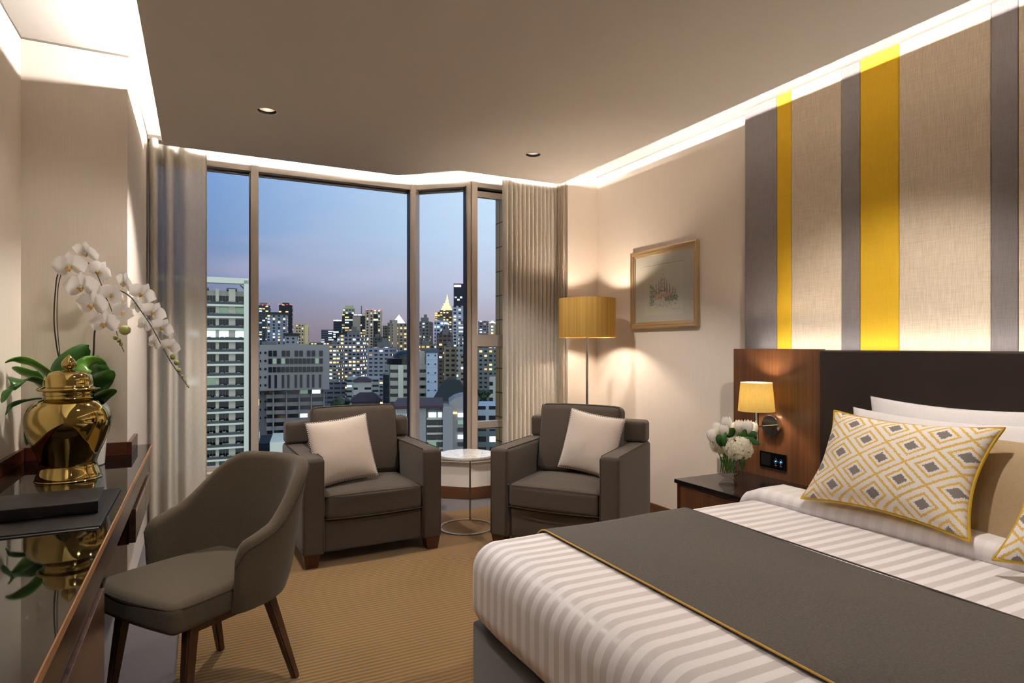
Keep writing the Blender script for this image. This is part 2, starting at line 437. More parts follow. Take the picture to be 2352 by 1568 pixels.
struct('wall_pier', box(nb(), WL, -.33, 3.70, 5.20, 0, ZU), M_wall)
struct('wall_corner', box(nb(), 2.80, WR, 4.50, 4.94, 0, ZU), M_wall)
# dropped ceiling tray with a lip that hides the strips
tray = [(XL, YB), (XR, YB), (2.583, 4.27), (1.716, 4.275), (1.349, 4.605), (XL, 4.59)]
bm = nb(); prism(bm, tray, ZT, ZT + .015)
def lip(bm, pts, z0, z1, th):
    for (a, b) in zip(pts, pts[1:]):
        a, b = Vector(a), Vector(b); d = (b - a).normalized(); n = Vector((-d.y, d.x)) * th
        prism(bm, [a, b, b + n, a + n], z0, z1)
DL = ((.332, 3.67), (2.02, 3.69), (.332, 2.2), (2.02, 1.35), (.332, .6))
tr = struct('ceiling_tray', bm, M_ceil)
cb = nb()
for (x, y) in DL: lathe(cb, [(0, ZT - .02), (.05, ZT - .02), (.05, ZT + .03), (0, ZT + .03)], 40, c=(x, y, 0))
cut = link('cutter', cb, M_ceil); bo = tr.modifiers.new('holes', 'BOOLEAN'); bo.object = cut; bo.solver = 'EXACT'
bpy.context.view_layer.update()
lb_ = nb(); lip(lb_, tray[1:], ZT + .015, ZT + .057, .014)
me_ = bpy.data.meshes.new_from_object(tr.evaluated_get(bpy.context.evaluated_depsgraph_get())); tr.modifiers.clear(); tr.data = me_; bpy.data.objects.remove(cut)
link('lip', lb_, M_ceil, tr, smooth=False)
# hang rods carry the tray from the slab above (unseen from the room)
for (x, y) in ((.6, 1.), (1.8, 1.), (.6, 3.2), (1.8, 3.2)):
    struct('trim_hanger', box(nb(), x - .01, x + .01, y - .01, y + .01, ZT + .015, ZU), M_nickel)

def segbox(bm, P, Q, s0, s1, d0, d1, z0, z1, bev=0, ext=False):
    """box along the wall line P-Q: s along, d outwards"""
    P, Q = Vector(P), Vector(Q); t_ = (Q - P).normalized(); n = Vector((-t_.y, t_.x))
    if n.y < 0: n = -n
    pts = [P + t_ * s0 + n * d0, P + t_ * s1 + n * d0, P + t_ * s1 + n * d1, P + t_ * s0 + n * d1]
    return prism(bm, pts, z0, z1)
C0 = Vector((-.33, 5.20)); M1 = Vector((.392, 5.20)); D = Vector((2.80, 4.86))
segs = [(C0, A), (A, B), (B, D)]
bm = nb(); bmf = nb(); bmb = nb(); bms = nb()
lines = [C0, A, B, D]
def offs(pts, d):
    out = []
    for i, p in enumerate(pts):
        ns = []
        for k in (i - 1, i):
            if 0 <= k < len(pts) - 1:
                t_ = (pts[k + 1] - pts[k]).normalized(); n = Vector((-t_.y, t_.x)); ns.append(n)
        n = sum(ns, Vector((0, 0))); n.normalize(); k_ = 1 / max(.3, n.dot(ns[0])); out.append(p + n * d * k_)
    return out
def ribbon(bm, d0, d1, z0, z1):
    a, b = offs(lines, d0), offs(lines, d1)
    return prism(bm, list(a) + list(b[::-1]), z0, z1)
struct('wall_front', ribbon(nb(), -.0, .08, 0, .33), M_fascia)
struct('wall_fascia', ribbon(nb(), -.0, .08, 2.70, ZU), M_fascia)
struct('baseboard_front', ribbon(nb(), -.012, -.0, 0, .10), M_base)
bm = ribbon(nb(), -.045, .0, .318, .352); struct('trim_ledge', bm, M_fascia)
struct('trim_brass', ribbon(nb(), -.049, -.045, .330, .342), M_sillgold)
struct('baseboard_right', box(nb(), WR - .014, WR, 2.80, 4.50, 0, .10), M_base)
struct('baseboard_corner', box(nb(), 2.80, WR - .014, 4.488, 4.50, 0, .10), M_base)
struct('baseboard_left', box(nb(), WL, WL + .014, YB, 3.70, 0, .10), M_base)
struct('baseboard_pier', box(nb(), WL, -.33, 3.688, 3.70, 0, .10), M_base)
# dark painted strips stand in for a shadow gap between walls and ceiling
M_gap = plain('painted_shadow_gap', (120, 112, 102), .8)
struct('trim_left', box(nb(), WL, WL + .006, YB, 3.70, ZU - .008, ZU), M_gap)
struct('trim_pier', box(nb(), WL, -.324, 3.694, 3.70, ZU - .008, ZU), M_gap)
struct('trim_pier_side', box(nb(), -.33, -.324, 3.70, 5.2, ZU - .008, ZU), M_gap)
struct('trim_right', box(nb(), WR - .006, WR, 2.79, 4.5, ZU - .008, ZU), M_gap)
# exterior pier with yellow tiles just outside the right-hand window
t = MT('yellow_exterior_tile'); br = t.N('ShaderNodeTexBrick'); br.inputs['Scale'].default_value = 1; br.offset = 0
br.inputs['Color1'].default_value = s2l((206, 180, 104)); br.inputs['Color2'].default_value = s2l((212, 186, 110)); br.inputs['Mortar'].default_value = s2l((96, 82, 44))
br.inputs['Brick Width'].default_value = .3; br.inputs['Row Height'].default_value = .22; br.inputs['Mortar Size'].default_value = .006
cx = t.N('ShaderNodeCombineXYZ'); sp = t.N('ShaderNodeSeparateXYZ'); t.L(t.tc(), sp.inputs[0]); t.L(t.math('ADD', sp.outputs[0], sp.outputs[1]), cx.inputs[0]); t.L(sp.outputs[2], cx.inputs[1]); t.L(cx.outputs[0], br.inputs['Vector'])
M_tile = t.done(t.bsdf(br.outputs[0], .4))
struct('wall_outside', box(nb(), 2.43, 2.9, 4.97, 5.16, -1.5, 3.6), M_tile)

def window(n, P, Q, z0, z1, left, right, bars=()):
    """frame with rails and stiles, one pane"""
    ln = (Vector(Q) - Vector(P)).length
    root = empty('window_%d' % n, (0, 0, 0), kind='structure')
    bm = nb()
    segbox(bm, P, Q, 0, ln, 0, .07, z1, z1 + .04); segbox(bm, P, Q, 0, ln, 0, .07, z0 - .035, z0)
    if left: segbox(bm, P, Q, 0, left, -.02, .07, z0, z1 + .04)
    if right: segbox(bm, P, Q, ln - right, ln, -.02, .07, z0, z1 + .04)
    for (a, b) in bars: segbox(bm, P, Q, left, ln, -.0, .06, a, b)
    link('frame', bm, M_alu, root, smooth=False)
    bm = nb(); segbox(bm, P, Q, left, ln - right, .075, .079, z0 - .02, z1 + .02); link('pane', bm, M_glass, root, smooth=False)
    bm = nb(); segbox(bm, P, Q, 0, ln, .07, .09, z1 + .003, z1 + .03); segbox(bm, P, Q, ln - right - .008, ln - right, .02, .075, z0, z1)
    segbox(bm, P, Q, 0, ln, .071, .09, z1 - .022, z1 + .003)
    link('gasket', bm, M_black, root, smooth=False)
    return root
window(1, C0, M1 - Vector((.0, 0)), .385, 2.66, .04, .04)
window(2, M1, A, .385, 2.66, .015, .028)
window(3, A, B, .385, 2.66, .028, .03)
r4 = window(4, B, D, .385, 2.66, .05, .05, bars=((1.30, 1.40), (.60, .655)))
bm = nb()
for (a, b) in ((1.40, 2.63), (.655, 1.30), (.385, .60)):
    ln = (D - B).length
    segbox(bm, B, D, .05, ln, .01, .05, b - (.05 if b > 2 else .01), b)
    segbox(bm, B, D, .05, .062, .01, .05, a, b)
link('sash', bm, M_alu, r4, smooth=False)
bm = nb(); box(bm, B.x - .045, B.x - .028, B.y + .005, B.y + .07, .385, 2.66); link('post_gap', bm, M_black, r4, smooth=False)

# curtains
def curtain(name, pts, z0, z1, m, parent=None):
    bm = nb(); rows = 14; g = []
    for j in range(rows + 1):
        z = z0 + (z1 - z0) * j / rows
        g.append([bm.verts.new((p[0] , p[1] + .004 * math.sin(z * 2.1 + p[0] * 40) * (1 - j / rows), z)) for p in pts])
    for j in range(rows):
        for i in range(len(pts) - 1): bm.faces.new((g[j][i], g[j][i + 1], g[j + 1][i + 1], g[j + 1][i]))
    return link(name, bm, m, parent, angle=180)
root = empty('sheer_curtain', (-.18, 5.02, 0), label='bunched sheer curtain hanging at the left end of the window behind the desk', cat='curtain')
key = [(-.325, 5.10), (-.31, 4.99), (-.285, 4.95), (-.262, 4.98), (-.262, 5.08), (-.235, 5.12), (-.222, 5.06), (-.205, 4.97), (-.182, 4.95), (-.165, 5.0), (-.17, 5.10), (-.14, 5.13), (-.115, 5.05), (-.09, 4.98), (-.055, 4.985), (-.03, 5.02), (.0, 5.04), (.022, 5.035), (.042, 5.035)]
pts = [(p.x + .18, p.y - 5.02) for p in smoothpath([(x, y, 0) for x, y in key], 5)]
curtain('fabric', pts, .015, 2.745, M_sheer, root)
link('hem', tube(nb(), [(pts[-1][0], pts[-1][1] - .002, .02), (pts[-1][0], pts[-1][1] - .002, 2.74)], .004), M_drape, root)
tag(link('curtain_track', box(nb(), -.325, .15, 4.99, 5.02, 2.745, 2.775), M_nickel, smooth=False), 'grey metal track above the left sheer curtain', 'curtain track')
root = empty('sheer_curtain', (2.53, 4.68, 0), label='pleated sheer curtain hanging behind the floor lamp', cat='curtain')
pts = []
n = 13 * 10
for i in range(n + 1):
    u = i / n; ph = u * 13 * 2 * math.pi
    if u < .22: amp, fq = .035, 1
    else: amp, fq = .020, 1
    px_ = -.268 + .536 * (u ** .92)
    pts.append((px_ + .006 * math.cos(ph), amp * math.sin(ph) * (1 if u > .04 else u / .04)))
curtain('fabric', pts, .015, 2.745, M_sheer, root)
tag(link('curtain_track', box(nb(), 2.27, 2.80, 4.665, 4.695, 2.745, 2.775), M_nickel, smooth=False), 'grey metal track above the pleated right curtain', 'curtain track')
pts = [(2.782 + .012 * math.sin(i * 1.1), 4.515 + .115 * i / 24) for i in range(25)]
o = curtain('lined_drape', pts, .015, 2.745, M_drape); tag(o, 'narrow gathered beige drape against the wall corner beside the pleated curtain', 'curtain')

# downlights
first = None
for i, (x, y, lab) in enumerate(((.332, 3.67, 'round recessed ceiling light, left one, above the armchair with its back to the big window'),
                            (2.02, 3.69, 'round recessed ceiling light, right one, nearer the floor lamp'), (.332, 2.2, None), (2.02, 1.35, None), (.332, .6, None))):
    if i == 0:
        r = empty('recessed_downlight', (x, y, ZT), label=lab, cat='ceiling light')
        link('trim_ring', lathe(nb(), [(.0495, .0), (.052, -.003), (.060, -.002), (.061, .0)], 48), M_ceil, r)
        link('baffle', lathe(nb(), [(.0495, -.001), (.0495, .012), (.043, .014), (.041, .016)], 48), M_black, r)
        link('reflector', lathe(nb(), [(.042, .012), (.041, .03), (.036, .05), (.027, .066), (.018, .074)], 22), M_reflector, r, smooth=False)
        link('bulb', lathe(nb(), [(.0, .074), (.02, .074), (.02, .068), (0, .062)], 24), M_bulb, r)
        first = r
    else:
        r = copy_tree(first); r.location = (x, y, ZT); r['label'] = lab or 'round recessed ceiling light behind the camera'
        if not lab: r['group'] = 'recessed lights nearer the door'
    aim = (None, None, (-.42, 3.2, 1.1), (2.35, 1.9, .6), None)[i]
    rt = (0, 0, 0) if aim is None else (Vector(aim) - Vector((x, y, ZT))).to_track_quat('-Z', 'Y').to_euler()
    light('spot', 'SPOT', (x, y, ZT - .004), (84, 56, 42, 70, 40)[i], WARM, rt, spot_size=math.radians((112, 104, 84, 100, 110)[i]), spot_blend=.5, shadow_soft_size=(.03, .03, .09, .04, .04)[i])

# ------------------------------------------------------------------ wall panels behind the bed
def Yof(x, X):
    u = (x - 1176) / F; return X * (C_ - u * S_) / (S_ + u * C_)
PX = 3.02
cols = [(1710, 1784, M_greyfab, 'grey', 'grey fabric wall panel, leftmost strip next to the cream wall'),
        (1784, 1817, M_yelfab, 'y', 'narrow yellow fabric wall panel beside the leftmost grey strip'),
        (1817, 1932, M_linen, 'l', 'woven linen wall panel between the narrow yellow strip and a grey strip'),
        (1932, 1975, M_greyfab, 'g', 'narrow grey fabric wall panel touching the wide yellow strip'),
        (1975, 2064, M_yelfab, 'y', 'wide yellow fabric wall panel above the leather headboard'),
        (2064, 2275, M_linen, 'l', 'wide woven linen wall panel right of the wide yellow strip'),
        (2275, 2338, M_greyfab, 'g', 'grey fabric wall panel near the right edge above the pillows'),
        (2338, 2640, M_linen, 'l', 'woven linen wall panel cut off by the right edge of the picture')]
for (a, b, m, k, lab) in cols:
    y1, y0 = Yof(a, PX), Yof(b, PX)
    bm = rbox(nb(), 3.06, (y0 + y1) / 2, (1.18 + ZU - .012) / 2, .079, y1 - y0 - .001, ZU - .012 - 1.18, .006, seg=2, nx=1)
    tag(link('upholstered_panel', bm, m), lab, 'wall panel', 'striped upholstered panels over the headboard')

# headboard
HT = 1.285
bm = box(nb(), 2.915, 2.945, 2.172, 2.775, 0, HT, .002); box(bm, 2.945, 3.015, 2.72, 2.775, 0, HT - .05)
tag(link('wood_headboard_panel', bm, M_walnut, smooth=False), 'walnut veneer headboard panel carrying the reading lamp', 'headboard')
bm = rbox(nb(), 2.918, 1.17, .78, .058, 2.0, 1.0, .012, seg=3, nx=2)
tag(link('leather_headboard', bm, M_leather), 'wide dark brown leather headboard behind the white pillows', 'headboard')

# ------------------------------------------------------------------ bed
BX0, BX1, BY0, BY1, BZ0, BZ1 = .885, 2.87, .2, 2.15, .27, .585
bed = empty('bed', ((BX0 + BX1) / 2, 1.17, 0), label='king bed with charcoal upholstered base and white mattress', cat='bed')
def inv(o, x=None): o.location = (-bed.location.x, -bed.location.y, 0); return o
inv(link('bed_base', rbox(nb(), (BX0 + BX1) / 2 + .01, 1.175, .14, BX1 - BX0 - .03, 1.93, .27, .015, seg=2, nx=1), M_base_up, bed))
inv(link('mattress', rbox(nb(), 1.89, 1.175, .42, BX1 - BX0 - .1, 1.86, .27, .06, seg=3, nx=2), M_white, bed))
R = .10
def wob(p, n):
    q = p.copy(); k = .006
    if n.z > .3: q.z += .003 * noise.noise(Vector((p.x * 2.5, p.y * 2.5, 3)))
    q += n * .004 * noise.noise(p * 4)
    return q
duv = link('duvet', rbox(nb(), (BX0 + 2.60) / 2, (BY0 + BY1) / 2, (BZ0 + BZ1) / 2, 2.60 - BX0, BY1 - BY0, BZ1 - BZ0, R, fn=wob, seg=6, nx=14), M_stripe, angle=80)
bm = bmesh.new(); bm.from_mesh(duv.data)
bmesh.ops.delete(bm, geom=[f for f in bm.faces if f.normal.z < -.8], context='FACES'); bm.to_mesh(duv.data); bm.free()
so = duv.modifiers.new('thick', 'SOLIDIFY'); so.thickness = .02; so.offset = -1
tag(duv, 'white satin striped duvet tucked over the bed', 'duvet')
def fold(p, n):
    q = p.copy(); e = max(0, abs(p.y) - .88) / .12
    q.z -= .085 * e * e; q.z += .006 * math.sin(p.y * 5 + 1) * (1 if n.z > 0 else 0); q.x += .012 * math.sin(p.y * 2.2) + .035 * (p.y / .98) * -1
    return q
o = link('folded_edge', rbox(nb(), 2.43, 1.175, .605, .22, 2.0, .085, .042, fn=fold, seg=5, nx=24), M_stripe2, duv); tag(o, 'thick folded-back edge of the duvet')
o = tag(link('bed_sheet', rbox(nb(), 2.70, 1.175, .50, .32, 1.93, .16, .05, seg=4, nx=4), M_white), 'white sheet at the head of the bed under the pillows', 'sheet')

# runner
def runner_profile(off):
    pts = []; r = R + off; zt = BZ1 + off
    y1, y0 = BY1 + off, BY0 - off
    pts += [(y1, BZ1 - R - .10), (y1, BZ1 - R)]
    for k in range(1, 8): a = k / 8 * math.pi / 2; pts.append((BY1 - R + r * math.cos(a), BZ1 - R + r * math.sin(a)))
    for k in range(17): pts.append((BY1 - R + (BY0 + R - BY1 + R) * k / 16, zt))
    for k in range(1, 8): a = math.pi / 2 - k / 8 * math.pi / 2; pts.append((BY0 + R - r * math.cos(a), BZ1 - R + r * math.sin(a)))
    pts += [(y0, BZ1 - R), (y0, BZ1 - R - .10)]
    return pts
bm = nb(); po, pi_ = runner_profile(.012), runner_profile(.004); X0, X1 = 1.185, 1.885
rings = []
for x in [X0 + (X1 - X0) * k / 8 for k in range(9)]:
    rings.append(([bm.verts.new((x, y, z + .003 * math.sin(x * 9 + y * 5))) for y, z in po], [bm.verts.new((x, y, z)) for y, z in pi_]))
for (o0, i0), (o1, i1) in zip(rings, rings[1:]):
    for k in range(len(po) - 1):
        bm.faces.new((o0[k], o0[k + 1], o1[k + 1], o1[k])); bm.faces.new((i0[k], i1[k], i1[k + 1], i0[k + 1]))
for (o_, i_) in (rings[0], rings[-1]):
    for k in range(len(po) - 1): bm.faces.new((o_[k], i_[k], i_[k + 1], o_[k + 1]))
for k in (0, -1):
    for (o0, i0), (o1, i1) in zip(rings, rings[1:]): bm.faces.new((o0[k], o1[k], i1[k], i0[k]))
run = tag(link('bed_runner', bm, M_runner, angle=50), 'grey woven runner laid across the foot of the bed', 'bed runner')
tag(link('piping', tube(nb(), [(X0 - .002, y, z + .001) for y, z in runner_profile(.010)], .0032, 6), M_goldpipe, run), 'gold piping')
link('seam', tube(nb(), [(X1 + .001, y, z) for y, z in runner_profile(.014)], .003, 6), M_runner, run)

# ------------------------------------------------------------------ pillows
def pillow_mesh(w, h, t, pinch=.05, n=22, sharp=.45, seed=0):
    bm = nb(); grid = {}
    for s in (1, -1):
        for i in range(n + 1):
            for j in range(n + 1):
                u, v = -1 + 2 * i / n, -1 + 2 * j / n
                edge = i in (0, n) or j in (0, n)
                if s == -1 and edge: grid[(s, i, j)] = grid[(1, i, j)]; continue
                u_, v_ = math.sin(u * math.pi / 2 * .92) / math.sin(math.pi / 2 * .92), math.sin(v * math.pi / 2 * .92) / math.sin(math.pi / 2 * .92)
                x = w / 2 * u_ * (1 - pinch * (1 - v_ * v_) * abs(u_)); y = h / 2 * v_ * (1 - pinch * 1.2 * (1 - u_ * u_) * abs(v_))
                z = s * t / 2 * (max(0, (1 - u_ ** 2) * (1 - v_ ** 2))) ** sharp
                z += .006 * noise.noise(Vector((x * 9 + seed, y * 9, s))) * (0 if edge else 1)
                grid[(s, i, j)] = bm.verts.new((x, y, z))
    for s in (1, -1):
        for i in range(n):
            for j in range(n):
                q = [grid[(s, i, j)], grid[(s, i + 1, j)], grid[(s, i + 1, j + 1)], grid[(s, i, j + 1)]]
                bm.faces.new(q if s > 0 else q[::-1])
    rim = [grid[(1, i, 0)].co.copy() for i in range(n)] + [grid[(1, n, j)].co.copy() for j in range(n)] + [grid[(1, i, n)].co.copy() for i in range(n, 0, -1)] + [grid[(1, 0, j)].co.copy() for j in range(n, 0, -1)]
    return bm, rim
def pillow(name, w, h, t, mat, centre, xa, ya, label, cat, pipe=None, pr=.005, group=None, back=None, **k):
    bm, rim = pillow_mesh(w, h, t, **k)
    if back:
        for f in bm.faces:
            if f.calc_center_median().z < 0: f.material_index = 1
    o = link(name, bm, [mat, back] if back else mat, angle=180)
    xa = Vector(xa).normalized(); ya = Vector(ya); ya = (ya - xa * ya.dot(xa)).normalized(); za = xa.cross(ya)
    m = Matrix((xa, ya, za)).transposed().to_4x4(); m.translation = Vector(centre); o.matrix_world = m
    tag(o, label, cat, group)
    if pipe:
        pts = smoothpath([p + p.normalized() * .002 for p in rim] + [rim[0] + rim[0].normalized() * .002], 1)[:-1]
        link('piping', tube(nb(), pts, pr, 6, closed=True), pipe, o)
    return o
pillow('patterned_cushion', .65, .42, .17, M_ikat, (2.405, 1.485, .832), (-.01, -1, 0), (.5, -.0, .86), 'white cushion with yellow and grey diamond pattern, the large whole one on the bed', 'cushion', M_yellpipe, .0055, 'diamond patterned bed cushions', pinch=.12, back=M_yelfab)
pillow('patterned_cushion', .66, .42, .15, M_ikat, (2.32, .72, .815), (-.01, -1, .0), (.52, -.0, .85), 'diamond patterned cushion of which only a corner shows at the right edge', 'cushion', M_yellpipe, .0055, 'diamond patterned bed cushions', pinch=.12, back=M_yelfab)
pillow('white_pillow', .80, .50, .16, M_white, (2.79, 1.46, .82), (0, -1, 0), (.20, 0, .98), 'white pillow leaning on the leather headboard, rearmost', 'pillow', None, group='white bed pillows', pinch=.09, seed=3)
pillow('white_pillow', .80, .48, .16, M_white, (2.64, 1.46, .79), (0, -1, 0), (.30, 0, .95), 'white pillow in front of the rearmost one, behind the patterned cushion', 'pillow', None, group='white bed pillows', pinch=.09, seed=8)
pillow('beige_cushion', .56, .40, .13, M_beige, (2.53, 1.02, .775), (0, -1, 0), (.35, 0, .93), 'plain beige cushion right of the patterned cushion', 'cushion', None, pinch=.02, sharp=.38, seed=5)

# ------------------------------------------------------------------ nightstand, sconce, switch plate
ns = empty('nightstand', (2.65, 2.43, 0), label='dark wood nightstand with black stone top beside the bed', cat='nightstand')
def loc(o, root): o.location = (-root.location.x, -root.location.y, -root.location.z); return o
loc(link('body', box(nb(), 2.415, 2.912, 2.17, 2.715, .0, .528, .002), M_darkwood, ns, smooth=False), ns)
loc(link('top', box(nb(), 2.40, 2.914, 2.165, 2.722, .528, .55, .002), M_stone, ns, smooth=False), ns)
dr = loc(link('drawer', box(nb(), 2.405, 2.415, 2.19, 2.675, .30, .515, .001), M_walnut, ns, smooth=False), ns)
dr = loc(link('drawer', box(nb(), 2.405, 2.415, 2.19, 2.675, .06, .29, .001), M_walnut, ns, smooth=False), ns)

sc = empty('wall_sconce', (2.915, 2.48, .85), label='wall reading lamp with small yellow shade on the walnut panel', cat='wall lamp')
bm = lathe(nb(), [(0, 0), (.058, 0), (.060, .002), (.060, .026), (.057, .029), (0, .029)], 48); link('wall_plate', bm, M_chrome, sc, rot=(0, -math.pi / 2, 0))
link('arm', tube(nb(), [(-.028, 0, 0), (-.135, 0, .0)], .0045, 8), M_chrome, sc)
bm = rbox(nb(), -.135, 0, .05, .016, .028, .24, .004, seg=2, nx=1); link('stem', bm, M_chrome, sc, loc=(0, 0, -.02))
prof = [(.098, .082), (.084, .240)]
sh = link('lamp_shade', lathe(nb(), [(.098, .088), (.084, .248), (.0825, .248), (.0965, .088)], 56, closed=True), M_shade2, sc, loc=(-.135, 0, 0))
link('bulb', lathe(nb(), [(0, .15), (.012, .155), (.015, .17), (.012, .185), (0, .19)], 20), M_bulb, sc, loc=(-.135, 0, 0))
light('bulb_light', 'POINT', (-.135, 0, .17), 14, (1, .82, .6), parent=sc, shadow_soft_size=.025)

sw = empty('switch_plate', (2.915, 2.48, .65), label='black glass switch plate with two blue lit buttons under the reading lamp', cat='switch')
link('plate', box(nb(), -.008, 0, -.09, .09, -.045, .045, .002), M_glossblack, sw, smooth=False)
link('socket', box(nb(), -.0095, -.008, .012, .078, -.032, .034, .0005), M_black, sw, smooth=False)
M_blue = MT('blue_led'); M_blue = M_blue.done(M_blue.bsdf((60, 120, 240), .4, emis=(80, 150, 255), estr=2.5))
M_icon = plain('icon_outline', (150, 150, 155), .5)
for k, y in enumerate((-.024, -.058)):
    bm = nb(); q = [(-.009, y + .013, 0), (-.009, y, .017), (-.009, y - .013, 0), (-.009, y, -.017)]; tube(bm, q, .0007, 4, closed=True)
    bt = link('button', bm, M_icon, sw)
    if k == 0: link('lamp_mark', lathe(nb(), [(0, 0), (.0045, 0), (.0045, .001), (0, .001)], 14), M_blue, bt, loc=(-.0085, y, 0), rot=(0, -math.pi / 2, 0))
    else: link('lamp_mark', lathe(nb(), [(.0025, 0), (.005, 0), (.005, .001), (.0025, .001)], 14, closed=True), M_blue, bt, loc=(-.0085, y, 0), rot=(0, -math.pi / 2, 0))
    link('caption', box(nb(), -.0088, -.008, y - .007, y + .007, -.0255, -.0235), M_icon, sw)

# ------------------------------------------------------------------ picture
pf = empty('framed_picture', (WR, 3.63, 1.74), label='gilt framed watercolour of a spired temple on the right wall', cat='picture')
W2, H2 = .372, .303
prof = [(0, 0), (0, .022), (.006, .026), (.012, .026), (.014, .020), (.022, .018), (.026, .021), (.032, .020), (.036, .012), (.046, .010), (.05, .006), (.05, 0)]
bm = nb(); rings = []
for (a, b) in ((1, 1), (-1, 1), (-1, -1), (1, -1)):
    rings.append([bm.verts.new((-h - .003, a * (W2 - d), b * (H2 - d))) for d, h in prof])
for i in range(4):
    for k in range(len(prof)):
        r0, r1 = rings[i], rings[(i + 1) % 4]; k2 = (k + 1) % len(prof); bm.faces.new((r0[k], r1[k], r1[k2], r0[k2]))
M_gilt = plain('champagne_gilt', (190, 164, 124), .35, .55)
link('frame', bm, M_gilt, pf, smooth=False)
M_mat = plain('ivory_mount', (208, 200, 186), .8); M_paper = plain('watercolour_paper', (214, 206, 190), .8)
link('mount', box(nb(), -.008, -.002, -W2 + .04, W2 - .04, -H2 + .04, H2 - .04), M_mat, pf, smooth=False)
link('paper', box(nb(), -.0085, -.008, -.215, .215, -.205, .175), M_paper, pf, smooth=False)
# a plain spired building, trees and a wall, in washes of pigment
def ink(name, c): return plain(name, c, .9)
inks = {'green': ink('green_wash', (150, 160, 132)), 'dgreen': ink('dark_green_wash', (134, 146, 120)), 'red': ink('terracotta_wash', (206, 158, 130)), 'grey': ink('grey_wash', (158, 144, 144)), 'pale': ink('pale_wash', (188, 178, 170)), 'line': ink('pencil', (140, 130, 120))}
rnd = random.Random(4)
def dabs(key, fn, n, sz):
    bm = nb()
    for _ in range(n):
        y, z = fn(); a, b = sz[0] * rnd.uniform(.5, 1.4), sz[1] * rnd.uniform(.5, 1.4); r0 = rnd.uniform(0, .8)
        pts = [bm.verts.new((-.0088 - rnd.random() * .0004, y + a * math.cos(r0 + k * math.pi / 3) * rnd.uniform(.7, 1.2), z + b * math.sin(r0 + k * math.pi / 3) * rnd.uniform(.7, 1.2))) for k in range(6)]
        bm.faces.new(pts)
    return bm
picbm = {}
def tri(y, z0, z1, w_): # spire silhouette made of strokes
    t_ = rnd.random() ** 1.6; return (y + rnd.uniform(-1, 1) * w_ * (1 - t_), z0 + (z1 - z0) * t_)
sp_list = [(.0, -.03, .125, .03), (.045, -.04, .05, .012), (-.045, -.04, .05, .012), (.075, -.045, .03, .01), (-.075, -.045, .02, .01), (-.02, -.03, .07, .012), (.022, -.03, .07, .012), (-.11, -.05, .0, .008), (-.135, -.05, -.02, .006), (.1, -.06, 0, .008)]
art = link('painting', dabs('grey', lambda: tri(*rnd.choice(sp_list)), 420, (.0035, .006)), inks['grey'], pf)
link('painting', dabs('red', lambda: (rnd.uniform(-.11, .09), rnd.uniform(-.085, -.045)), 150, (.003, .011)), inks['red'], pf)
link('painting', dabs('green', lambda: (rnd.gauss(.125, .014), rnd.uniform(-.13, .03)), 130, (.006, .006)), inks['green'], pf)
link('painting', dabs('dgreen', lambda: (rnd.uniform(-.16, -.02), rnd.gauss(-.085, .012)), 130, (.006, .006)), inks['dgreen'], pf)
link('painting', dabs('pale', lambda: (rnd.uniform(-.1, .1), rnd.uniform(-.15, -.1)), 90, (.005, .005)), inks['pale'], pf)
link('signature', dabs('line', lambda: (rnd.uniform(-.19, -.11), -.165), 24, (.003, .0015)), inks['line'], pf)
bm = nb(); [box(bm, -.0092, -.0085, -.2165, .2165, z - .0012, z + .0012) for z in (.176,)]; link('mount_line', bm, inks['line'], pf)
link('glazing', box(nb(), -.0125, -.0110, -W2 + .046, W2 - .046, -H2 + .046, H2 - .046), M_glass, pf, smooth=False)

# ------------------------------------------------------------------ floor lamp
fl = empty('floor_lamp', (2.73, 4.10, 0), label='floor lamp with olive gold drum shade on a thin metal pole', cat='floor lamp')
link('base', lathe(nb(), [(0, 0), (.14, 0), (.14, .012), (.135, .016), (0, .018)], 48), M_nickel, fl, loc=(0, 0, .004))
link('pole', lathe(nb(), [(.0105, .015), (.0105, 1.46), (0, 1.46)], 16), M_chrome, fl)
link('shade', lathe(nb(), [(.222, 1.37), (.222, 1.675), (.2195, 1.675), (.2195, 1.37)], 72, closed=True), M_shade, fl)
link('rim', lathe(nb(), [(.2215, 1.368), (.2235, 1.368), (.2235, 1.376), (.2215, 1.376)], 72, closed=True), M_goldpipe, fl)
bm = nb()
for k in range(3):
    a = k * 2 * math.pi / 3; tube(bm, [(0, 0, 1.44), (.22 * math.cos(a), .22 * math.sin(a), 1.44)], .0025, 6)
link('shade_carrier', bm, M_nickel, fl)
link('bulb', lathe(nb(), [(0, 1.485), (.02, 1.49), (.028, 1.51), (.022, 1.54), (0, 1.545)], 20), M_bulb, fl)
light('bulb_light', 'POINT', (0, 0, 1.515), 60, (1, .82, .66), parent=fl, shadow_soft_size=.034)

# ------------------------------------------------------------------ side table
st = empty('side_table', (1.706, 4.108, 0), label='round marble topped side table on a thin metal stem between the armchairs', cat='side table')
link('table_top', lathe(nb(), [(0, .510), (.186, .510), (.197, .516), (.199, .524), (.196, .533), (0, .534)], 72), M_marble, st)
link('stem', tube(nb(), [(.099, .172, .008), (.099, .172, .512)], .0065, 10), M_nickel, st)
link('arm', box(nb(), -.012, .012, 0, .19, .502, .511), M_nickel, st, rot=(0, 0, math.radians(-30)), smooth=False)
link('base_ring', lathe(nb(), [(.178, .004), (.198, .004), (.199, .012), (.178, .012)], 72, closed=True), M_nickel, st)
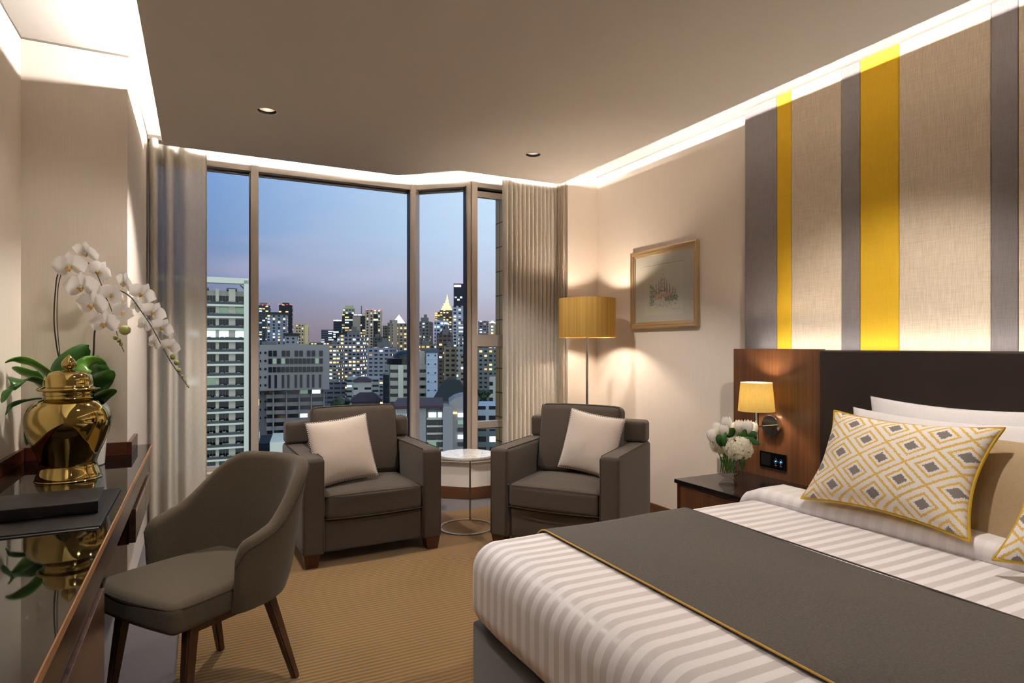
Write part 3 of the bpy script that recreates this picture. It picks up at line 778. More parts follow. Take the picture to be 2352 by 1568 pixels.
# ------------------------------------------------------------------ armchairs
def make_armchair():
    r = empty('armchair', (0, 0, 0))
    for s in (-1, 1):
        def af(p, n):
            q = p.copy()
            if n.z > .5: q.z += .004 * (1 - (p.x / .07) ** 2)
            return q
        a = link('arm', rbox(nb(), s * .367, 0, .36, .128, .76, .565, .022, fn=af, seg=3, nx=5), M_arm, r)
        for e in (-1, 1):
            x = s * .367 + e * .054
            link('seam', tube(nb(), [(x, .24, .645), (x, -.35, .645), (x, -.3765, .625), (x, -.381, .10)], .0028, 5), M_seam, a)
    link('base', rbox(nb(), 0, .0, .175, .608, .70, .19, .018, seg=2, nx=2), M_arm, r)
    def sf(p, n):
        q = p.copy()
        if n.z > 0: q.z += .028 * (1 - (p.x / .3) ** 2) * (1 - (p.y / .27) ** 2) * max(0, n.z)
        if n.y < 0: q.y -= .010 * (1 - (p.x / .3) ** 2) * abs(n.y)
        if n.z < 0: q.z -= .006 * (1 - (p.x / .3) ** 2) * abs(n.z)
        return q
    c = link('seat_cushion', rbox(nb(), 0, -.115, .350, .600, .53, .155, .035, fn=sf, seg=4, nx=8), M_arm, r)
    for z in (.418, .283):
        link('seam', tube(nb(), smoothpath([(-.285, -.10, z), (-.297, -.345, z), (-.28, -.377, z), (0, -.389, z + (.004 if z > .4 else -.003)), (.28, -.377, z), (.297, -.345, z), (.285, -.10, z)], 5), .003, 5), M_seam, c)
    bm = rbox(nb(), 0, .31, .718, .852, .14, .150, .028, seg=3, nx=3); rbox(bm, 0, .305, .38, .60, .13, .56, .02, seg=2, nx=2)
    link('back_frame', bm, M_arm, r)
    def bf(p, n):
        q = p.copy()
        q.y += -.03 * (1 - (p.x / .3) ** 2) * (1 - (p.z / .24) ** 2) * max(0, -n.y)
        q.z += .006 * (1 - (p.x / .3) ** 2) * max(0, n.z); return q
    b = link('back_cushion', rbox(nb(), 0, 0, 0, .585, .155, .475, .045, fn=bf, seg=4, nx=8), M_arm, r, loc=(0, .155, .655), rot=(math.radians(-9), 0, 0))
    m = .247; link('seam', tube(nb(), smoothpath([(-.282, -.062, -.2), (-.282, -.062, .19), (-.262, -.062, .224), (-.23, -.063, .232), (0, -.065, .237), (.23, -.063, .232), (.262, -.062, .224), (.282, -.062, .19), (.282, -.062, -.2)], 4), .003, 5), M_seam, b)
    for x in (-1, 1):
        for y in (-1, 1):
            bm = nb(); a_ = [(.325, .33), (.425, .33), (.425, .375), (.325, .375)]
            cx_, cy_ = x * .375, y * .325
            bot = [bm.verts.new((cx_ + i * .034, cy_ + j * .034, .004)) for i, j in ((-1, -1), (1, -1), (1, 1), (-1, 1))]
            top = [bm.verts.new((cx_ + i * .046, cy_ + j * .044, .082)) for i, j in ((-1, -1), (1, -1), (1, 1), (-1, 1))]
            bm.faces.new(bot[::-1]); bm.faces.new(top)
            for k in range(4): bm.faces.new((bot[k], bot[(k + 1) % 4], top[(k + 1) % 4], top[k]))
            link('foot', bm, M_darkwood, r, smooth=False)
    return r
ac = make_armchair(); ac.location = (.945, 4.12, 0); ac.rotation_euler.z = math.radians(2)
tag(ac, 'taupe fabric armchair on the left, in front of the big window pane', 'armchair', 'pair of taupe armchairs')
ac2 = copy_tree(ac); ac2.location = (2.233, 3.523, 0); ac2.rotation_euler.z = math.radians(-53)
tag(ac2, 'taupe fabric armchair on the right, next to the floor lamp and partly behind the bed', 'armchair', 'pair of taupe armchairs')
pillow('velvet_cushion', .385, .40, .13, M_cush, (.800, 3.96, .650), (1, .12, .10), (-.05, .28, .95), 'champagne velvet cushion with braided edge on the left armchair', 'cushion', M_trim, .0042, 'champagne cushions on the armchairs', pinch=.05)
pillow('velvet_cushion', .385, .40, .13, M_cush, (2.325, 3.445, .655), (.55, -.83, -.14), (.22, .12, .95), 'champagne velvet cushion with braided edge on the right armchair', 'cushion', M_trim, .0042, 'champagne cushions on the armchairs', pinch=.05)

# ------------------------------------------------------------------ desk chair
dc = empty('desk_chair', (.03, 2.615, 0), math.radians(-55.4), label='grey brown upholstered tub chair with wooden legs pulled up to the desk', cat='chair')
bm = nb(); n = 64; rows = 12; TM = math.radians(107)
loops = []
for i in range(n + 1):
    s = -1 + 2 * i / n; th = s * TM; sa = abs(s)
    a, b = .262, .275
    px_, py_ = a * math.sin(th), b * math.cos(th) - .0
    nx_, ny_ = math.sin(th) / a, math.cos(th) / b; l_ = math.hypot(nx_, ny_); nx_, ny_ = nx_ / l_, ny_ / l_
    deg = abs(math.degrees(th))
    k = max(0, min(1, (deg - 28) / 58)); k = k * k * (3 - 2 * k)
    zt = .845 * (1 - k) + .645 * k
    if deg > 84: zt -= .03 * ((deg - 84) / 19)
    e = max(0, (sa - .93) / .07); zt -= .055 * e ** 2.5; zb = .365 + .0 * k
    th_ = .026 * math.sqrt(max(.02, 1 - max(0, (sa - .96) / .04) ** 2))
    lean = .075 * (1 - k) + .028 * k
    loop = []
    def P(h, off):
        f = (h - .365) / .48; o_ = lean * f ** 1.3 - .02 * max(0, 1 - (h - .365) / .12) ** 2 + off
        return bm.verts.new((px_ + nx_ * o_, py_ + ny_ * o_, h))
    for r_ in range(rows + 1): loop.append(P(zb + (zt - .028 - zb) * r_ / rows, th_))
    for q in range(1, 6):
        an = math.pi * q / 6; loop.append(P(zt - .028 + .028 * math.sin(an), th_ * math.cos(an)))
    for r_ in range(rows, -1, -1): loop.append(P(zb + (zt - .028 - zb) * r_ / rows, -th_))
    loops.append(loop)
for l0, l1 in zip(loops, loops[1:]):
    m_ = len(l0)
    for k in range(m_): bm.faces.new((l0[k], l1[k], l1[(k + 1) % m_], l0[(k + 1) % m_]))
bm.faces.new(loops[0]); bm.faces.new(loops[-1][::-1])
sm = [l[rows - 0].co.copy() for l in loops]
shell = link('backrest', bm, M_tub, dc, angle=70)
link('seam', tube(nb(), [p + Vector((p.x, p.y, 0)).normalized() * .0015 for p in sm], .0025, 5), M_seam, shell)
for s in (-1, 1):
    i = int(n * (.5 + s * .21)); pts = [v for v in []]
def seatf(p, n_):
    q = p.copy(); yy = (p.y + .27) / .54
    q.x *= 1.06 - .20 * max(0, yy) ** 1.5
    if n_.z > 0: q.z += .016 * (1 - (p.x / .27) ** 2) * (1 - (p.y / .27) ** 2) * n_.z
    q.y -= .022 * (1 - (p.x / .26) ** 2) * max(0, -p.y / .27)
    return q
seat = link('seat', rbox(nb(), 0, -.045, .415, .465, .50, .10, .03, fn=seatf, seg=4, nx=8), M_tub, dc)
pts = [(-.2, .1, .452), (-.232, -.02, .452), (-.246, -.2, .452), (-.238, -.272, .452), (-.20, -.299, .452), (0, -.317, .452), (.20, -.299, .452), (.238, -.272, .452), (.246, -.2, .452), (.232, -.02, .452), (.2, .1, .452)]
link('seam', tube(nb(), smoothpath(pts, 5), .0028, 5), M_seam, seat)
def leg(x0, y0, x1, y1, z1=.375, parent=dc):
    bm = nb(); b0, t0 = .0135, .021
    bot = [bm.verts.new((x0 + i * b0, y0 + j * b0, .004)) for i, j in ((-1, -1), (1, -1), (1, 1), (-1, 1))]
    top = [bm.verts.new((x1 + i * t0, y1 + j * t0, z1)) for i, j in ((-1, -1), (1, -1), (1, 1), (-1, 1))]
    fs = [bm.faces.new(bot[::-1]), bm.faces.new(top)] + [bm.faces.new((bot[k], bot[(k + 1) % 4], top[(k + 1) % 4], top[k])) for k in range(4)]
    bmesh.ops.bevel(bm, geom=list(bm.edges), offset=.005, segments=2, affect='EDGES')
    return link('leg', bm, M_leg, parent)
leg(-.225, .215, -.17, .12); leg(.225, .215, .17, .12); leg(-.215, -.245, -.19, -.20); leg(.215, -.245, .19, -.20)
bm = box(nb(), -.19, .19, -.215, -.195, .335, .368, .003); box(bm, -.17, .17, .11, .13, .335, .368, .003); box(bm, -.2, -.18, -.2, .12, .335, .368, .003); box(bm, .18, .2, -.2, .12, .335, .368, .003)
link('rail', bm, M_leg, dc, smooth=False)

# ------------------------------------------------------------------ desk
DX = -.24; DZ = .75
dk = empty('desk', (-.5, 2.2, 0), label='long built-in wooden desk with glossy black top along the left wall', cat='desk')
def D_(o): return loc(o, dk)
pl = [(WL + .001, -1.2), (DX, -1.2), (DX, 4.03), (-.329, 4.03), (-.329, 3.699), (WL + .001, 3.699)]
D_(link('desk_top', prism(nb(), [(x - (.004 if abs(x - DX) < 1e-6 else 0), y) for x, y in pl], DZ - .012, DZ), M_blacktop, dk, smooth=False))
D_(link('edge_strip', box(nb(), DX - .004, DX, -1.2, 4.03, DZ - .022, DZ, .001), M_edge, dk, smooth=False))
D_(link('under_top', prism(nb(), [(x - (.004 if abs(x - DX) < 1e-6 else 0), y) for x, y in pl], DZ - .03, DZ - .012), M_desk, dk, smooth=False))
D_(link('apron', box(nb(), DX - .04, DX - .015, -1.2, 4.02, DZ - .135, DZ - .03), M_desk, dk, smooth=False))
D_(link('side_cabinet', box(nb(), WL + .016, DX - .016, .6, 2.13, .0, DZ - .142), M_desk, dk, smooth=False))
D_(link('cabinet_door', box(nb(), DX - .016, DX - .006, .6, 2.126, .02, DZ - .146, .001), wood('cabinet_door_wood', (88, 60, 42), (104, 72, 50), sc=(70, 70, 3), rough=.25), dk, smooth=False))
D_(link('drawer_box', box(nb(), WL + .001, DX - .035, 3.15, 3.69, .44, DZ - .03), M_darkwood, dk, smooth=False))
for k, (ya, yb) in enumerate(((3.13, 3.68), (3.69, 4.02))):
    d = D_(link('drawer', box(nb(), DX - .034, DX - .008, ya, yb, .45, DZ - .155, .002), M_desk, dk, smooth=False))
    link('pull_groove', box(nb(), DX - .012, DX - .0075, ya + .02, yb - .02, DZ - .172, DZ - .166), M_edge, d, smooth=False)
D_(link('end_panel', box(nb(), -.329, DX - .035, 3.71, 4.02, .45, DZ - .03), M_darkwood, dk, smooth=False))
D_(link('back_panel', box(nb(), WL + .014, WL + .03, 2.14, 3.14, .12, DZ - .03), M_desk, dk, smooth=False))
bm = box(nb(), WL + .001, WL + .02, -1.2, 3.699, DZ, DZ + .065, .002); box(bm, WL + .02, -.329, 3.68, 3.699, DZ, DZ + .065, .002); box(bm, -.329, -.309, 3.68, 4.02, DZ, DZ + .065, .002)
D_(link('upstand', bm, M_riser, dk, smooth=False))

dm = tag(link('desk_mat', rbox(nb(), -.49, 2.52, DZ + .0035, .44, .55, .007, .003, seg=2, nx=1), M_blackleather), 'black leather desk mat lying on the glossy desk top', 'desk mat')
link('lower_leaf', rbox(nb(), -.495, 2.505, DZ + .0012, .445, .55, .0022, .001, seg=1, nx=1), M_black, dm)
bd = empty('binder', (-.48, 2.52, DZ + .008), math.radians(2), label='thick black leather binder lying on the desk mat', cat='binder')
link('cover', rbox(nb(), 0, 0, .037, .36, .23, .004, .0018, seg=2, nx=1), M_blackleather, bd)
link('cover', rbox(nb(), 0, 0, .0025, .36, .23, .004, .0018, seg=2, nx=1), M_blackleather, bd)
link('spine', rbox(nb(), 0, -.1135, .0198, .36, .006, .038, .0028, seg=2, nx=1), M_blackleather, bd)
link('pages', box(nb(), -.172, .172, -.105, .10, .006, .033), plain('page_block', (70, 66, 64), .8), bd)

# ------------------------------------------------------------------ gold temple jar
jar = empty('ginger_jar', (-.487, 3.135, DZ), label='polished gold lidded jar standing on the desk in front of the orchid', cat='jar')
body = [(0, 0), (.108, 0), (.114, .006), (.112, .02), (.104, .04), (.099, .055), (.099, .07), (.108, .10), (.122, .135), (.138, .175), (.149, .215), (.152, .245), (.148, .275), (.136, .300), (.112, .322), (.092, .333), (.087, .340), (.087, .350)]
link('body', lathe(nb(), [tuple(p)[:2] for p in smoothpath([(r_, z, 0) for r_, z in body], 4)], 96), M_gold, jar, angle=60)
lid = [(.087, .348), (.089, .352), (.089, .364), (.094, .366), (.106, .368), (.110, .373), (.107, .378), (.095, .383), (.088, .388), (.087, .400), (.085, .418), (.076, .434), (.055, .445), (.028, .450), (.012, .453)]
link('lid', lathe(nb(), [tuple(p)[:2] for p in smoothpath([(r_, z, 0) for r_, z in lid], 3)], 96), M_gold, jar, angle=60)
fin = [(.012, .452), (.013, .455), (.022, .462), (.027, .473), (.024, .487), (.015, .500), (.006, .510), (0, .516)]
link('finial', lathe(nb(), [tuple(p)[:2] for p in smoothpath([(r_, z, 0) for r_, z in fin], 4)], 48), M_gold, jar)

# ------------------------------------------------------------------ orchid
OX, OY = -.49, 3.45
orc = empty('potted_orchid', (OX, OY, DZ), label='white moth orchid with arching sprays in a white pot behind the gold jar', cat='plant')
def lo(p): return Vector(p) - orc.location
link('pot', lathe(nb(), [(0, 0), (.085, 0), (.092, .004), (.100, .12), (.102, .14), (.096, .14), (.094, .12), (0, .115)], 56), M_pot, orc)
link('moss', lathe(nb(), [(.093, .118), (.06, .130), (0, .134)], 24), M_leaf, orc)
def leafblade(path, widths, name='leaf', mat=M_leaf, fold=.25, parent=orc, side=None):
    path = smoothpath(path, 6); m_ = len(path); bm = nb(); rws = []
    for i, p in enumerate(path):
        t_ = (path[min(i + 1, m_ - 1)] - path[max(i - 1, 0)]).normalized()
        sd = t_.cross(side if side else Vector((S_, C_, .55))); sd.normalize(); up = sd.cross(t_).normalized()
        u = i / (m_ - 1); w_ = widths * (math.sin(math.pi * min(1, u ** .75 * .93 + .07)) ** .6) * (1 if u < .97 else .6) / 2
        rws.append([bm.verts.new(p + sd * (w_ * q) + up * (w_ * fold * abs(q))) for q in (-1, -.55, 0, .55, 1)])
    for a, b in zip(rws, rws[1:]):
        for k in range(4): bm.faces.new((a[k], a[k + 1], b[k + 1], b[k]))
    o = link(name, bm, mat, parent, angle=180); so_ = o.modifiers.new('thick', 'SOLIDIFY'); so_.thickness = .0025; return o
K = 1.0 / 1423
def P3(l): return [lo(at(*q)) for q in l]
leaves = [
 ([(150, 930, 2.9), (110, 865, 2.75), (75, 838, 2.65), (40, 826, 2.6), (11, 832, 2.55)], 30, M_leafb),
 ([(150, 935, 2.9), (95, 885, 2.7), (50, 873, 2.6), (20, 888, 2.52), (3, 925, 2.48)], 36, M_leaf),
 ([(150, 940, 2.9), (105, 918, 2.7), (60, 922, 2.6), (25, 932, 2.55), (12, 952, 2.52)], 15, M_leaf),
 ([(150, 930, 2.95), (88, 872, 2.85), (60, 858, 2.8), (28, 842, 2.75)], 42, M_leafb),
 ([(150, 930, 2.9), (135, 865, 2.85), (165, 820, 2.85), (205, 792, 2.9)], 48, M_leaf),
 ([(165, 930, 2.85), (180, 860, 2.8), (205, 832, 2.85), (238, 828, 2.9)], 40, M_leafb),
 ([(175, 930, 2.9), (215, 890, 2.8), (240, 870, 2.75), (262, 852, 2.75)], 46, M_leaf),
 ([(180, 930, 2.95), (210, 870, 3.0), (225, 840, 3.0), (215, 818, 3.0)], 52, M_leaf),
 ([(175, 940, 2.9), (215, 925, 2.75), (240, 908, 2.7), (268, 896, 2.68)], 30, M_leaf),
 ([(130, 940, 2.9), (85, 945, 2.75), (68, 975, 2.72), (62, 1022, 2.72)], 34, M_leaf),
 ([(160, 935, 3.0), (180, 850, 3.05), (190, 815, 3.05), (205, 800, 3.05)], 40, M_leaf),
 ([(180, 935, 2.9), (200, 868, 2.95), (232, 852, 2.9), (243, 838, 2.9)], 44, M_leaf)]
for pth, w_, m in leaves: leafblade(P3(pth), w_ * K * 2.8, mat=m)
s1 = smoothpath(P3([(160, 930, 2.98), (140, 838, 2.95), (131, 800, 2.92), (124, 733, 2.9), (128, 659, 2.9), (133, 630, 2.9), (146, 605, 2.9), (175, 592, 2.88), (204, 605, 2.85), (224, 632, 2.82), (242, 679, 2.8), (256, 712, 2.78), (266, 755, 2.76), (272, 777, 2.75), (285, 808, 2.74)]), 6)
s2 = smoothpath(P3([(200, 930, 3.0), (214, 822, 3.0), (218, 757, 3.0), (232, 700, 2.98), (250, 676, 2.95), (275, 668, 2.92), (300, 682, 2.9), (320, 708, 2.87), (345, 745, 2.84), (370, 790, 2.8), (395, 835, 2.76), (434, 890, 2.7)]), 6)
link('stem', tube(nb(), s1, [.0035 * (1 - .6 * i / len(s1)) for i in range(len(s1))], 8), M_stem, orc)
link('stem', tube(nb(), s2, [.0045 * (1 - .6 * i / len(s2)) for i in range(len(s2))], 8), M_stem, orc)
stk = smoothpath(P3([(166, 930, 2.98), (142, 838, 2.94), (136, 800, 2.91), (131, 733, 2.89), (133, 665, 2.89), (140, 630, 2.89)]), 6)
link('support_stake', tube(nb(), stk, .002, 6), M_stem, orc)

def petal_bm(bm, ang, ln, wd, base=.004, cup=.15, mi=0, tilt=0.0):
    """one petal in the xy plane, z towards the viewer of the flower"""
    nu, nv = 7, 6; g = []
    ca, sa = math.cos(ang), math.sin(ang)
    for i in range(nu + 1):
        u = i / nu; hw = wd / 2 * (math.sin(math.pi * (u ** .8 * .9 + .06))) ** .65
        if i == 0: hw = wd * .08
        row = []
        for k in range(nv + 1):
            v = -1 + 2 * k / nv; x = base + ln * u; y = hw * v
            x -= ln * .10 * (v * v) * (u ** 3)
            z = tilt * ln * u + cup * wd * (-(v * v) * .5 + .25 * math.sin(u * 3)) - .02 * u * u * ln
            row.append(bm.verts.new((x * ca - y * sa, x * sa + y * ca, z)))
        g.append(row)
    for i in range(nu):
        for k in range(nv):
            f = bm.faces.new((g[i][k], g[i + 1][k], g[i + 1][k + 1], g[i][k + 1])); f.material_index = mi
def flower_meshes(size):
    r_ = size / 2; bm = nb()
    for a_, l, w_, t_ in ((90, .92, .66, -.05), (212, .9, .6, -.05), (328, .9, .6, -.05)): petal_bm(bm, math.radians(a_), r_ * l, r_ * w_, tilt=t_)
    for a_ in (8, 172): petal_bm(bm, math.radians(a_), r_ * 1.06, r_ * 1.15, cup=.1, tilt=.08)
    lp = nb(); rbox(lp, 0, -r_ * .17, r_ * .12, r_ * .20, r_ * .20, r_ * .18, r_ * .08, seg=2, nx=1)
    petal_bm(lp, math.radians(270), r_ * .34, r_ * .2, tilt=.5); petal_bm(lp, math.radians(215), r_ * .26, r_ * .18, tilt=.9); petal_bm(lp, math.radians(325), r_ * .26, r_ * .18, tilt=.9)
    cm = nb(); rbox(cm, 0, r_ * .02, r_ * .14, r_ * .14, r_ * .2, r_ * .22, r_ * .06, seg=2, nx=1)
    return bm, lp, cm
flowers = [ # x, y, depth, px width, facing yaw, pitch, roll
 (199, 580, 2.82, 62, -12, -35, -20), (161, 611, 2.72, 76, 8, -8, 3), (188, 658, 2.68, 78, 4, -5, 2), (213, 699, 2.66, 76, -4, -8, -4), (241, 742, 2.64, 70, 0, -5, -2),
 (228, 622, 2.84, 56, 65, -10, -30), (256, 676, 2.80, 56, 60, -10, -30), (281, 716, 2.78, 52, 62, -10, -25),
 (287, 650, 2.84, 60, -30, -15, -25), (326, 674, 2.82, 58, 25, -15, -30), (353, 716, 2.80, 54, 15, -12, -30), (373, 752, 2.77, 50, 10, -12, -30), (391, 795, 2.74, 44, 12, -8, -25),
 (312, 700, 2.92, 50, 150, 0, 20), (332, 745, 2.9, 46, 160, 0, 20), (355, 786, 2.88, 46, 155, 0, 20), (240, 635, 2.9, 50, 120, 0, 0), (268, 700, 2.88, 48, 140, 0, 0)]
fb, lb, cb = flower_meshes(1.0)
f0 = link('flower', fb, M_petal, orc, angle=180); l0 = link('lip', lb, M_lip, f0, angle=180); c0 = link('column', cb, M_petal, f0, angle=180)
zback = Vector((-S_, -C_, 0)); right = Vector((C_, -S_, 0)); upv = Vector((0, 0, 1))
for i, (x, y, d, pw, yaw, pit, rol) in enumerate(flowers):
    f = f0 if i == 0 else f0.copy()
    if i:
        col.objects.link(f)
        for ch in (l0, c0): c_ = ch.copy(); c_.parent = f; col.objects.link(c_)
    base = Matrix((right, upv, zback)).transposed().to_4x4()
    m = base @ Matrix.Rotation(math.radians(yaw), 4, 'Y') @ Matrix.Rotation(math.radians(-pit), 4, 'X') @ Matrix.Rotation(math.radians(rol), 4, 'Z')
    s_ = pw * K * d * 1.0; m = Matrix.Translation(lo(at(x, y, d))) @ m @ Matrix.Scale(s_, 4); f.matrix_local = m
for i, (x, y, d, pw) in enumerate(((287, 758, 2.72, 20), (265, 775, 2.74, 10), (273, 782, 2.74, 9), (278, 790, 2.74, 8), (397, 819, 2.75, 12), (406, 833, 2.74, 11), (411, 850, 2.73, 9), (418, 864, 2.72, 7), (425, 876, 2.71, 6), (431, 886, 2.70, 5), (205, 690, 2.85, 12))):
    bm = nb(); r_ = pw * K * d / 2; bmesh.ops.create_icosphere(bm, subdivisions=2, radius=r_)
    for v in bm.verts: v.co.x *= 1.25 if i == 0 else 1.0; v.co.z *= 1.15
    link('bud', bm, M_bud, orc, loc=lo(at(x, y, d)))
link('stem', tube(nb(), P3([(262, 760, 2.75), (270, 753, 2.74), (280, 755, 2.73)]), .0012, 6), M_bud, orc)

# ------------------------------------------------------------------ vase and flowers
VX, VY, VZ = 2.56, 2.475, .55
vs_ = empty('glass_vase', (VX, VY, VZ), label='cut glass footed vase holding white flowers on the nightstand', cat='vase')
flt = lambda a, z, r_: .0022 * math.cos(a * 16) * (1 if r_ > .02 and z > .004 else 0)
prof = [(.0, .0), (.046, .0), (.048, .005), (.038, .018), (.022, .032), (.018, .040), (.026, .047), (.05, .055), (.056, .065), (.057, .142), (.053, .142), (.052, .068), (.04, .060), (0, .058)]
link('glass', lathe(nb(), prof, 96, flute=flt), M_crystal, vs_, angle=60)
bm = nb(); rnd = random.Random(2)
bc = Vector((VX - .002, VY, 0))
def vhyd(cx_, cy_, cz_, r_, lab, seed):
    rr_ = random.Random(seed); root = empty('hydrangea', (cx_, cy_, cz_), label=lab, cat='flower', group='hydrangeas in the glass vase')
    bm = nb(); N_ = int(260 * (r_ / .06) ** 2)
    for i in range(N_):
        z = 1 - 2 * (i + .5) / N_; ph = i * 2.39996; q = math.sqrt(1 - z * z); n_ = Vector((q * math.cos(ph), q * math.sin(ph), z))
        if n_.z < -.75: continue
        n_ = (n_ + Vector([rr_.uniform(-.25, .25) for _ in range(3)])).normalized(); c_ = n_ * r_ * rr_.uniform(.86, 1.04); c_.z *= .86
        t1 = n_.cross(Vector((rr_.uniform(-1, 1), rr_.uniform(-1, 1), rr_.uniform(-1, 1)))).normalized(); t2 = n_.cross(t1)
        for k in range(4):
            a_ = k * math.pi / 2 + rr_.uniform(-.2, .2); d_ = t1 * math.cos(a_) + t2 * math.sin(a_); e_ = n_.cross(d_); L_ = .0125 * rr_.uniform(.8, 1.2); up_ = n_ * rr_.uniform(.0, .006)
            v_ = [c_, c_ + d_ * L_ * .55 + e_ * L_ * .45 + up_ * .4, c_ + d_ * L_ + up_, c_ + d_ * L_ * .55 - e_ * L_ * .45 + up_ * .4]
            bm.faces.new([bm.verts.new(p) for p in v_])
    link('petals', bm, M_cream, root, smooth=False)
    dst = Vector((VX, VY, VZ + .07)) - root.location
    link('stem', tube(nb(), smoothpath([(0, 0, 0), (dst.x * .7, dst.y * .7, dst.z * .5), tuple(dst)], 5), .0035, 6), M_leafb, root)
d0 = 3.36
p = at(1696, 1030, 3.30); vhyd(p.x, p.y, p.z, .072, 'big white hydrangea head at the front of the vase', 1)
p = at(1655, 1022, 3.40); vhyd(p.x, p.y, p.z, .055, 'white hydrangea head at the lower left of the bouquet', 2)
p = at(1693, 990, 3.46); vhyd(p.x, p.y, p.z, .058, 'white hydrangea head at the back of the bouquet', 3)
p = at(1650, 996, 3.40); vhyd(p.x, p.y, p.z, .040, 'small white hydrangea head at the upper left of the bouquet', 4)
tul = [(1669, 972, 3.42, 24, -.05, 'topmost white tulip of the bouquet'), (1647, 982, 3.44, 19, -.3, 'small white tulip at the upper left, behind the topmost one'), (1662, 988, 3.36, 22, .1, 'white tulip just below the topmost one'),
       (1635, 1000, 3.38, 22, -.35, 'leftmost open white tulip of the bouquet'), (1698, 978, 3.38, 22, -.05, 'white tulip left in the right-hand cluster'), (1717, 980, 3.34, 24, .15, 'white tulip in the middle of the right-hand cluster'), (1729, 984, 3.40, 22, .25, 'rightmost white tulip of the bouquet')]
for (x, y, d, pw, tl, lab) in tul:
    c_ = at(x, y, d); root = empty('tulip', c_, label=lab, cat='flower', group='white tulips in the glass vase')
    r_ = pw * K * d / 2 * 1.05; bm = nb()
    for k in range(6):
        a0 = k * math.pi / 3; rr_ = 1 if k % 2 else .92; g = []
        for i in range(7):
            u = i / 6; z = -r_ * 1.25 + 2.5 * r_ * u; rad = r_ * rr_ * (.12 + .88 * math.sin(math.pi * (.06 + u * .80)) ** .6); hw = .75 * math.sin(math.pi * (.15 + .79 * u)) ** .45
            g.append([bm.verts.new((rad * math.cos(a0 + v * hw), rad * math.sin(a0 + v * hw), z - .12 * r_ * abs(v) * u)) for v in (-1, -.5, 0, .5, 1)])
        for a_, b_ in zip(g, g[1:]):
            for q in range(4): bm.faces.new((a_[q], a_[q + 1], b_[q + 1], b_[q]))
    rv = right * tl
    o = link('petals', bm, M_petal, root, rot=(-rv.y * 1.0, rv.x * 1.0, k), angle=180)
    dst = Vector((VX, VY, VZ + .075)) - Vector(c_)
    link('stem', tube(nb(), smoothpath([(0, 0, -r_), (dst.x * .35, dst.y * .35, dst.z * .45), tuple(dst)], 6), .0028, 6), M_leafb, root)
lv = [([(1712, 1000, 3.36), (1725, 985, 3.36), (1736, 1000, 3.36)], 0), ([(1700, 1010, 3.34), (1718, 1002, 3.33), (1738, 992, 3.33)], 22), ([(1700, 1015, 3.32), (1722, 1012, 3.31), (1747, 1021, 3.31)], 18), ([(1665, 1022, 3.33), (1655, 1010, 3.32), (1646, 1000, 3.32)], 22), ([(1668, 1025, 3.32), (1664, 1008, 3.30), (1668, 992, 3.32)], 15),
      ([(1690, 1015, 3.33), (1708, 1000, 3.31), (1712, 985, 3.31)], 18), ([(1675, 1005, 3.4), (1680, 990, 3.38), (1672, 1000, 3.36)], 20), ([(1698, 1050, 3.36), (1706, 1062, 3.32), (1704, 1080, 3.31)], 14)]
fol = empty('foliage', (VX, VY, VZ + .15), label='green tulip leaves between the white flowers in the vase', cat='leaves')
for pth, w_ in lv:
    if w_: leafblade([Vector(at(*q)) - fol.location for q in pth], w_ * K * 3.35, parent=fol, side=Vector((S_, C_, .2)))
bm = nb()
for k in range(14):
    a_ = k * 2.4; r1, r2 = .03 * rnd.random() + .01, .04
    tube(bm, [(r1 * math.cos(a_), r1 * math.sin(a_), .066 - .15), (r2 * math.cos(a_ + .6), r2 * math.sin(a_ + .6), .145 - .15)], .0028, 6)
link('stems', bm, M_leafb, fol)
